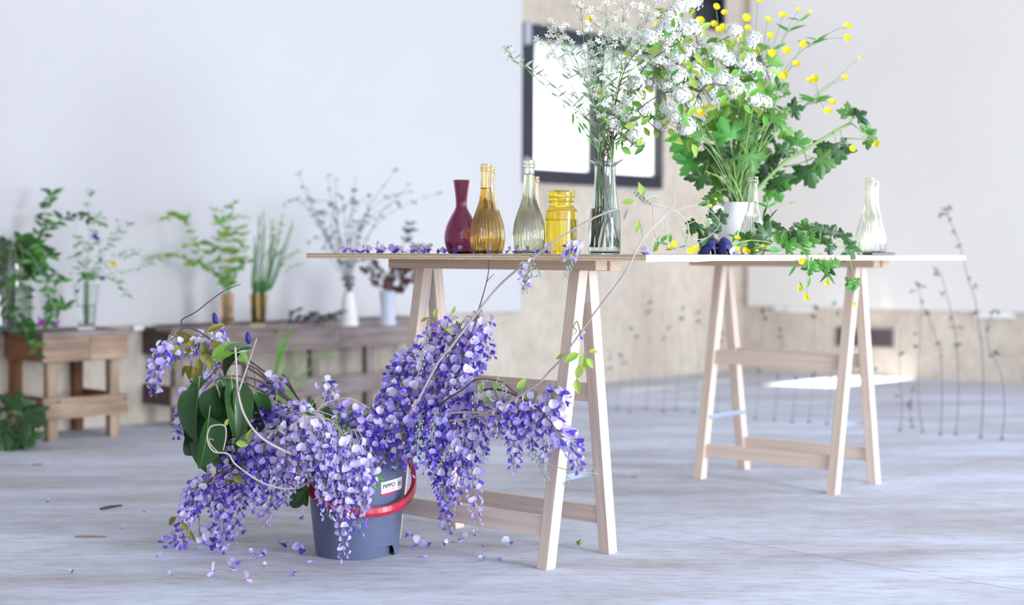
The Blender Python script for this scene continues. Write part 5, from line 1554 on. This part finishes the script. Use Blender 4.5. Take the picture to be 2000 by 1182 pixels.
cut_sprig([(1278, 486), (1285, 470), (1290, 460), (1310, 458), (1340, 440), (1372, 425)], 0.06, [(1283, 488, 15), (1313, 477, 17), (1307, 486, 15), (1346, 488, 18), (1358, 488, 18)], [(1285, 470, 24, 200, 'f'), (1285, 475, 22, 90, 'f'), (1290, 472, 22, 45, 'f'), (1308, 474, 20, 10, 'f'), (1326, 484, 22, 70, 'n'), (1370, 482, 24, 30, 'f'), (1300, 488, 24, 80, 'n')], 'buttercups lying among curled twigs at the near table corner')
cut_sprig([(1400, 485), (1440, 474), (1480, 470), (1560, 486)], 0.06, [(1437, 488, 15), (1477, 489, 9)], [(1430, 486, 30, 60, 'n'), (1470, 486, 30, 80, 'n'), (1500, 488, 30, 90, 'f'), (1530, 488, 32, 60, 'l'), (1520, 478, 36, 350, 'f')], 'low buttercup stems along the edge right of the blue strip')

# glossy dark blue domed pair with a silver band
bp_ = on_table(1400, 0.07)
bs = empty('blue_ornament', bp_, 'glossy dark blue object of two domed shells with a silver band among the cut buttercups', 'ornament')
dd = bp_.y / F
def dome(cx, rx, ry, lean, off, name, matn, a0_=0.0, a1_=180.0, b0_=-80.0, b1_=80.0, grow=1.0):
    """upright half shell: a sweeps the outline from right foot to left foot, b sweeps from back to front"""
    m = MB(); c = P(cx, 490, bp_.y + off); c.z = TZ + 0.001
    def fn(u, v, k):
        a = math.radians(a0_ + (a1_ - a0_) * u); b_ = math.radians(b0_ + (b1_ - b0_) * v)
        x = math.cos(a) * math.cos(b_) * rx * dd * k
        z = math.sin(a) * math.cos(b_) ** 0.6 * ry * dd * k
        y = -math.sin(b_) * rx * dd * 0.85 * k
        return c + V((x + lean * z, y, max(z, 0.0)))
    m.grid(lambda u, v: fn(u, v, grow), 20, 12)
    if grow == 1.0: m.grid(lambda u, v: fn(u, v, 0.94), 20, 12)
    return m.build(name, matn, bs)
dome(1388, 26, 34, 0.0, 0.01, 'wide_shell', 'blue_gloss')
dome(1421, 17, 34, -0.22, -0.02, 'narrow_shell', 'blue_gloss')
dome(1421, 17, 34, -0.22, -0.02, 'silver_band', 'silver_band', 12, 30, 5, 82, 1.03)
m = MB(); m.tube([P(1371, 478, bp_.y - .01), P(1366, 471, bp_.y - .02), P(1362, 470, bp_.y - .02)], [0.006, 0.005, 0.001], 6); m.build('end_tab', 'blue_gloss', bs)
# thin black slab
pb = on_table(1715, 0.05)
m = MB(); m.box(pb + V((0, 0, 0.0045)), ((X * 0.9 + Y * 0.25).normalized(), (Y * 0.9 - X * 0.25).normalized(), Z), (0.042, 0.03, 0.0042))
tag(m.build('black_phone', 'phone_black', smooth=False, bevel=0.003, loc=pb), 'thin black phone lying at the foot of the far right bottles', 'phone')

# ------------------------------------------------------------------ plants on the stools
def stalks(name, base, h, label, cat, paths, d, matn, leaf=None, lsz=16, every=3, r=0.0018, group=None, flowers=(), start=0.3, spread=0.02, jd=0.05, inst_name='leaf', both=True, lw=1.0):
    th = empty(name, base + V((0, 0, 0.01)), label, cat, group); TIPX[th.name] = paths[0][-1][0]
    mb = MB()
    for pp in paths:
        a = rnd.random() * 6.28
        dj = d + J(jd)
        pts = [base + V((math.cos(a) * spread * 0.5, math.sin(a) * spread * 0.5, 0.015)), base + V((math.cos(a) * spread * .8, math.sin(a) * spread * .8, h))] + [P(x, y, dj) for x, y in pp]
        path = smooth_path(pts, 6)
        mb.tube(path, [r, r * 0.5], 4, 0)
        if leaf:
            for k in range(int(len(path) * start), len(path), every):
                for sg in ((-1, 1) if both else (rnd.choice((-1, 1)),)):
                    t_ = (path[min(k + 1, len(path) - 1)] - path[k - 1]).normalized()
                    y = (t_ * 0.4 + V((sg * 0.8, J(.6), J(.8)))).normalized()
                    inst(inst_name, rnd.choice(leaf) if isinstance(leaf, list) else leaf, frame(path[k], y, tocam(.9), lsz * rnd.uniform(0.7, 1.25) * dj / F), th)
    for (x, y, me, s) in flowers:
        p = P(x, y, d); q = min((V(v_) for v_ in mb.v), key=lambda w: (w - p).length)
        if (q - p).length > 0.003: mb.tube([q, p], 0.001, 3)
        flower('flower', me, p, tocam(.4), s * d / F, th)
    mb.build('thin_stem', [matn], th)
    return th
VG = 'dark vine stems in the big jar'
stalks('vine_sprig', jarb, jarh * 0.9, 'dark vine arching up right from the big jar to the top', 'vine', [[(45, 500), (85, 460), (110, 435), (150, 418), (185, 432)], [(40, 500), (70, 470), (85, 430), (95, 395), (102, 378)]], 6.5, 'stem_dark', [LEAF_VINE, LEAF_MID], 21, 2, start=0.35, flowers=[])
stalks('vine_sprig', jarb, jarh * 0.9, 'dense tangle of dark vine around the mouth of the big jar', 'vine', [[(20, 500), (10, 520), (5, 560)], [(35, 490), (55, 500), (60, 540)], [(25, 480), (30, 510), (40, 560)], [(15, 470), (0, 490), (-10, 520)], [(40, 470), (70, 500), (80, 520)], [(30, 465), (45, 470), (55, 495), (62, 530)], [(50, 470), (80, 480), (95, 500)]], 6.46, 'stem_dark', [LEAF_VINE, LEAF_MID], 22, 1, start=0.5)
stalks('vine_sprig', jarb, jarh * 0.9, 'vine trailing down in front of the big jar over the stool edge', 'vine', [[(60, 500), (90, 560), (105, 600), (95, 632)], [(30, 500), (48, 560), (50, 620), (48, 640), (55, 668)], [(20, 500), (12, 580), (25, 625), (60, 640), (90, 625)], [(45, 500), (30, 600), (60, 650), (72, 690)]], 6.3, 'stem_thin', [LEAF_MID, LEAF_VINE], 22, 2, start=0.45, jd=0.01, flowers=[(84, 631, MAG, 18), (112, 630, MAG, 9)])
stalks('vine_sprig', jarb, jarh * 0.9, 'thin vine twig fanning right from the jar below the arching one', 'vine', [[(60, 500), (85, 520), (108, 535), (122, 550)], [(60, 510), (90, 545), (100, 590), (120, 605), (128, 595)]], 6.42, 'stem_thin', [LEAF_MID, LEAF_VINE], 22, 3, start=0.4)
stalks('wildflower_sprig', tumb, tumh, 'bunch of fine wildflowers and grasses in the small footed glass', 'flower', [[(160, 540), (145, 510), (150, 440)], [(168, 540), (160, 500), (165, 465)], [(172, 540), (175, 480), (172, 400), (180, 372)], [(176, 540), (195, 510), (190, 460)], [(165, 540), (155, 505), (148, 470)], [(178, 540), (205, 525), (222, 515)], [(178, 545), (215, 545), (235, 560), (246, 575)], [(170, 540), (170, 490), (190, 420), (200, 435)], [(176, 540), (200, 490), (225, 470), (250, 440)]], 6.55, 'stem_thin', [LEAF_NARROW, LEAF_MID, LEAF_NARROW], 14, 3, r=0.0014, start=0.4, spread=0.012,
    flowers=[(221, 516, BUTTER, 17), (185, 462, BLUE, 14), (190, 468, BLUE, 12), (200, 545, BLUE, 13), (151, 570, BLUE, 11), (197, 508, BLUE, 9), (172, 490, STAR_C, 12), (168, 510, STAR_C, 12), (137, 535, STAR_C, 12), (163, 482, STAR_C, 13)])
stalks('wildflower_sprig', tumb, tumh, 'thin trailing grass bending right from the small footed glass', 'flower', [[(185, 530), (220, 470), (232, 435)], [(190, 540), (240, 530), (280, 520), (300, 505)], [(185, 530), (232, 495), (250, 500), (272, 490)]], 6.55, 'stem_thin', [LEAF_NARROW, LEAF_SILVER], 13, 2, r=0.001, start=0.5, spread=0.012)
OG = 'wild greens in the orange vase'
stalks('wild_green_sprig', ovb, ovh, 'leafy wild greens fanning out of the straight orange vase', 'foliage', [[(430, 545), (405, 525), (385, 500), (360, 470)], [(440, 540), (435, 480), (425, 420)], [(448, 540), (450, 470), (445, 410), (460, 395)], [(455, 540), (475, 500), (480, 450)], [(436, 540), (415, 500), (402, 470), (390, 480)], [(450, 540), (465, 520), (485, 510)]], 7.02, 'stem_thin', [LEAF_FRESH, LEAF_MID, LEAF_LIME], 17, 3, r=0.0016, start=0.35, spread=0.02)
stalks('wild_green_sprig', ovb, ovh, 'fine grass heads rising tall from the straight orange vase', 'grass', [[(430 + i * 4, 540), (425 + i * 6, 480), (415 + i * 8 + J(6), 420 + J(26))] for i in range(9)], 7.02, 'stem_thin', [LEAF_NARROW, LEAF_LIME], 13, 2, r=0.0011, start=0.6, spread=0.02)
stalks('wild_green_sprig', ovb, ovh, 'long twig arching left from the orange vase with yellow green leaves', 'foliage', [[(430, 540), (395, 520), (365, 508), (330, 495), (300, 505)], [(420, 530), (380, 470), (362, 430), (345, 418), (325, 425)]], 7.0, 'stem_thin', [LEAF_LIME, LEAF_LIME, LEAF_FRESH], 16, 2, r=0.0014, start=0.45, spread=0.02)
ch = stalks('chive_bunch', avb, avh, 'bunch of upright green chives in the amber tumbler', 'herb', [[(492 + i * 1.9, 560), (492 + i * 2.8 + J(4), 510 + J(12)), (494 + i * 4 + J(10), 455 + J(45))] for i in range(22)], 7.08, 'chive_green', None, r=0.0042, spread=0.035)
stalks('chive_bunch', avb, avh, 'thin grass blades with seed heads leaning right from the amber tumbler', 'herb', [[(510, 560), (535, 490), (552, 440)], [(515, 565), (550, 520), (580, 490)], [(508, 560), (528, 480), (538, 435)], [(516, 565), (560, 530), (588, 515)]], 7.08, 'stem_thin', [LEAF_LIME], 8, 2, r=0.0012, start=0.75, spread=0.03)
TG = 'bare twigs in the cream vase'
for tip, via in [((600, 368), (625, 440)), ((640, 345), (655, 430)), ((695, 350), (685, 430)), ((770, 335), (715, 420)), ((800, 360), (735, 430)), ((620, 420), (645, 470)), ((670, 390), (675, 460)), ((725, 380), (705, 450)), ((655, 350), (660, 440)), ((585, 340), (615, 420))]:
    stalks('bare_twig', wvb, wvh, 'thin grey branching twig in the cream conical vase', 'twig', [[(680 + J(8), 545), via, tip], [via, ((via[0] + tip[0]) / 2 + J(24), (via[1] + tip[1]) / 2), (tip[0] + J(50), tip[1] + 30 + J(25))]][:1], 7.25, 'stem_grey', [LEAF_SILVER, LEAF_SEED], 9, 2, r=0.0022, start=0.4, group=TG, spread=0.016)
    stalks('bare_twig', wvb, wvh, 'thin grey branching twig in the cream conical vase', 'twig', [[(680 + J(8), 545), (via[0] + J(14), via[1] + 14), ((via[0] + tip[0]) / 2 + J(24), (via[1] + tip[1]) / 2 + 10), (tip[0] + J(60), tip[1] + 35 + J(25))]], 7.25, 'stem_grey', [LEAF_SILVER, LEAF_SEED], 9, 2, r=0.0018, start=0.4, group=TG, spread=0.016)
# dried brown flower heads
for (px, py, s, lb) in ((745, 540, 46, 'dried brown flower head drooping left from the grey vase'), (775, 545, 50, 'dried brown flower head in the middle of the grey vase'), (800, 535, 40, 'dried brown flower head at the right of the grey vase'), (720, 515, 36, 'small dried brown flower head high left above the grey vase')):
    th = empty('dried_hydrangea', gvb + V((J(.01), J(.01), 0.012)), lb, 'flower')
    c = P(px, py, 7.28); mb = MB()
    mb.tube(smooth_path([ORG[th.name], gvb + V((J(.015), J(.015), gvh)), gvb.lerp(c, 0.7) + V((0, 0, 0.1)), c], 5), 0.002, 4)
    mb.build('thin_stem', ['stem_dark'], th)
    for k in range(34):
        n = V((rnd.gauss(0, 1), rnd.gauss(0, 1), rnd.gauss(0, 1))).normalized()
        inst('petal', LEAF_DRY if 'LEAF_DRY' in globals() else globals().setdefault('LEAF_DRY', leaf_mesh('dried_petal', ['dried_brown', 'dried_brown'], w=0.8, fold=0.3, n=3, vein=False)), frame(c + n * (s * 0.32 * 7.28 / F), n + V((J(.8), J(.8), J(.8))), V((J(1), J(1), J(1))), s * 0.34 * 7.28 / F), th)
stalks('dark_twig', gvb, gvh, 'thin dark twigs with round seed heads beside the dried flowers', 'twig', [[(770, 545), (785, 500), (797, 440)], [(775, 545), (800, 500), (822, 478), (828, 485)], [(760, 545), (790, 470), (800, 450)]], 7.3, 'stem_dark', [LEAF_BLUE], 16, 3, r=0.0016, start=0.6, spread=0.014)
# low pile of cut blue-green sprigs
for i in range(7):
    x0 = 560 + i * 11; b0 = P(x0, 622, 7.12); b0.z = S2Z + 0.004
    th = empty('cut_green_sprig', b0, 'small cut blue green sprig in the pile lying on the long bench', 'foliage', 'cut sprigs lying on the bench')
    e = b0 + V((0.09 + J(.04), J(.08), 0.02 + rnd.random() * 0.06)); path = smooth_path([b0, b0.lerp(e, .5) + V((0, 0, .02)), e], 5)
    mb = MB(); mb.tube(path, 0.0014, 4); mb.build('thin_stem', ['stem_dark'], th)
    for k in range(1, len(path)):
        for sg in (-1, 1):
            inst('leaf', LEAF_BLUE, frame(path[k], V((J(.6), sg * .7, 0.35 + J(.3))), Z + V((J(.5), -.4, 0)), 0.038), th)
# squash-leaved plant on the floor before the stool
pc = PZ(28, 872, 0); pc.z = 0
pot = empty('squash_plant', pc, 'low plant with broad dark scalloped leaves in a pot at bottom left', 'plant')
m = MB(); m.lathe([(0.0, 0.002), (0.055, 0.0), (0.062, 0.01), (0.078, 0.09), (0.082, 0.092), (0.082, 0.105), (0.074, 0.105), (0.072, 0.09), (0.0, 0.088)], 28, pc); m.build('pot', 'terracotta', pot)
mb = MB()
for (px, py, sz, ang) in [(45, 810, 76, 110), (30, 800, 60, 10), (20, 830, 76, 200), (40, 850, 66, 150), (10, 850, 66, 240), (0, 815, 66, 280), (60, 825, 48, 95), (15, 860, 60, 190), (45, 865, 46, 130)]:
    d = pc.y - 0.09 + J(.04); p = P(px, py, d); p.z = max(p.z, 0.04); a = math.radians(ang); yv = V((math.sin(a), J(.3) - .2, max(math.cos(a), -0.25)))
    c0 = p - yv.normalized() * 0.02
    mb.tube(smooth_path([pc + V((J(.03), J(.03), 0.07)), pc.lerp(p, .5) + V((0, 0, .08)), c0], 5), 0.003, 5)
    inst('leaf', rnd.choice(LOBED_D), frame(c0, yv, V((J(.4), -.8, .7)), sz * 0.8 * d / F), pot)
mb.build('leaf_stalk', ['stem_thin'], pot)
# drooping grass behind the bucket
gb = PZ(560, 860, 0); gb.z = 0
def blades(label, tips, group=None):
    th = empty('grass_tuft', gb + V((J(.03), J(.03), 0)), label, 'grass', group); mb = MB()
    for via, tip in tips:
        pts = smooth_path([ORG[th.name]] + [P(x, y, gb.y + J(.05)) for x, y in via] + [P(tip[0], tip[1], gb.y + J(.08))], 6)
        b0 = len(mb.v); n = len(pts)
        for i, p in enumerate(pts):
            w = 0.005 * math.sin(math.pi * min(0.98, 0.12 + 0.88 * i / n)) + 0.0006
            mb.v += [p - X * w, p + V((0, -.003, 0)), p + X * w]
        for i in range(n - 1):
            for k in range(2):
                a = b0 + i * 3 + k; mb.face((a, a + 1, a + 4, a + 3))
    mb.build('blade', ['leaf_fresh'], th)
blades('upright tuft of bright grass blades behind the bucket before the bench', [([(535, 780), (540, 730)], (548 + 5 * i, 640 + J(10))) for i in range(6)] + [([(540, 790), (552, 735)], (590, 660)), ([(535, 790), (535, 740)], (545, 690))])
blades('grass blades arching right behind the bucket before the bench', [([(545, 790), (580, 720), (620, 690)], (695, 722)), ([(548, 790), (600, 725), (650, 685)], (690, 700)), ([(550, 800), (590, 750), (640, 735)], (688, 745)), ([(545, 790), (560, 760), (572, 775)], (576, 800))])

# ------------------------------------------------------------------ dried stalks standing in rows on the floor, at the right
DG_ = 'dried flower stalks standing in rows on the floor'
def upright(pts, heads, label, group=None, w=0.0022, sz=8):
    x0, y0 = pts[0]
    base = PZ(x0, y0, 0)
    d = base.y
    th = empty('dried_flower_stalk', base, label, 'flower', group); TIPX[th.name] = x0
    m = MB(); m.lathe([(0.0, 0.010), (0.005, 0.009), (0.009, 0.005), (0.010, 0.0), (0.0, 0.0)], 12, base); m.build('stalk_foot', 'stem_dark', th)
    path = smooth_path([base + V((0, 0, 0.004))] + [P(x, y, d + J(.02)) for x, y in pts[1:]], 6)
    mb = MB(); mb.tube(path, [w, w * 0.5], 5, 0)
    for (x, y) in heads:
        p = P(x, y, d); q = nearest(path, p)
        mb.tube([q, p], [w * 0.5, w * 0.4], 4)
        for k in range(4):
            inst('seed_head', LEAF_SEED, frame(p, V((J(1), J(1), J(1) + .2)), tocam(1), sz * rnd.uniform(.7, 1.3) * d / F), th)
    mb.build('thin_stem', ['stem_dark'], th)
upright([(1916, 855), (1920, 780), (1918, 690), (1905, 590), (1890, 540), (1872, 470), (1850, 420)], [(1905, 610), (1850, 410), (1838, 420), (1855, 430), (1862, 455), (1874, 480), (1842, 408), (1858, 408), (1895, 545), (1905, 560)], 'tallest dried stalk at the right, its tip above the table board', w=0.003)
upright([(1957, 858), (1962, 800), (1955, 730), (1932, 680), (1928, 640), (1940, 610)], [(1935, 612), (1946, 608), (1930, 641), (1948, 690), (1935, 695), (1942, 688)], 'dried stalk farthest right with a bent tip', w=0.0026)
upright([(1867, 850), (1872, 780), (1870, 690), (1862, 630), (1845, 560), (1838, 535)], [(1858, 623), (1862, 640), (1874, 640), (1872, 672), (1868, 676), (1828, 528), (1830, 535), (1840, 575)], 'dried stalk left of the tallest one with dark seed pairs', w=0.0026)
upright([(1837, 850), (1840, 780), (1838, 700), (1832, 670), (1815, 620)], [(1810, 610), (1808, 612), (1837, 696), (1832, 672)], 'dried stalk second left of the tallest, seed head before the vent', w=0.0026)
upright([(1802, 845), (1795, 790), (1794, 720), (1798, 640), (1800, 590), (1793, 555)], [(1793, 553), (1800, 560), (1800, 590), (1788, 650), (1785, 678), (1780, 570)], 'dried stalk nearest right of the far trestle with a feathery head', w=0.0024)
upright([(1758, 842), (1762, 790), (1758, 740), (1757, 690), (1760, 640)], [(1757, 694), (1766, 690), (1752, 775)], 'short dried stalk just beside the far trestle right legs', w=0.0022)
upright([(1782, 836), (1778, 810), (1776, 790)], [(1776, 788), (1778, 796), (1784, 760), (1780, 820)], 'low dried tuft on the floor between two right stalks', w=0.002)
for (x, y, t_) in [(1475, 818, 605), (1512, 820, 640), (1547, 826, 690), (1580, 826, 600), (1615, 829, 590), (1692, 830, 700), (1640, 826, 600)]:
    upright([(x, y), (x + 6, y - 60), (x + 10 + J(5), (y + t_) / 2), (x + 14 + J(16), t_)], [(x + 12 + J(6), t_ + 2), (x + 14 + J(8), t_ + 20), (x + 9, y - 90 + J(12))], 'faint dried stalk standing behind the far trestle legs', DG_, w=0.0014, sz=8)
for (x, y, t_) in [(1205, 800, 690), (1230, 806, 640), (1262, 800, 590), (1295, 806, 640), (1320, 800, 600), (1355, 806, 610), (1400, 812, 650), (1180, 806, 700)]:
    upright([(x, y), (x + 4, y - 50), (x + 8 + J(5), (y + t_) / 2), (x + 10 + J(12), t_)], [(x + 10 + J(6), t_ + 2), (x + 8 + J(8), t_ + 20)], 'faint dried stalk standing in the open floor between the two trestles', 'dried flower stalks between the trestles', w=0.0012, sz=7)

# ------------------------------------------------------------------ each of a row gets its own label
number_off(AIR, 'thin stalk of small white starry flowers in the carafe, %s tip from the left')
number_off(BG, 'thin buttercup stem from the white jug, %s flower tip from the left')
number_off(LG, 'pale stalks of lobed green leaves over the white jug, %s bunch from the left')
number_off(TG, 'thin grey bare twig in the cream conical vase, %s tip from the left')
number_off(DG_, 'faint dried stalk behind the far trestle, %s from the left')
number_off('dried flower stalks between the trestles', 'faint dried stalk on the floor between the two trestles, %s from the left')
number_off('fallen florets left of the bucket', 'loose lilac floret on the floor left of the bucket, %s from the left')
number_off('fallen florets right of the bucket', 'loose lilac floret on the floor right of the bucket, %s from the left')
number_off('petal scraps at far left', 'tiny lilac petal scrap on the bare left floor, %s from the left')
number_off('fallen florets at the table corner', 'pale floret lying by the near table corner, %s from the left')
number_off('cut sprigs lying on the bench', 'small cut blue green sprig lying on the long bench, %s from the left')
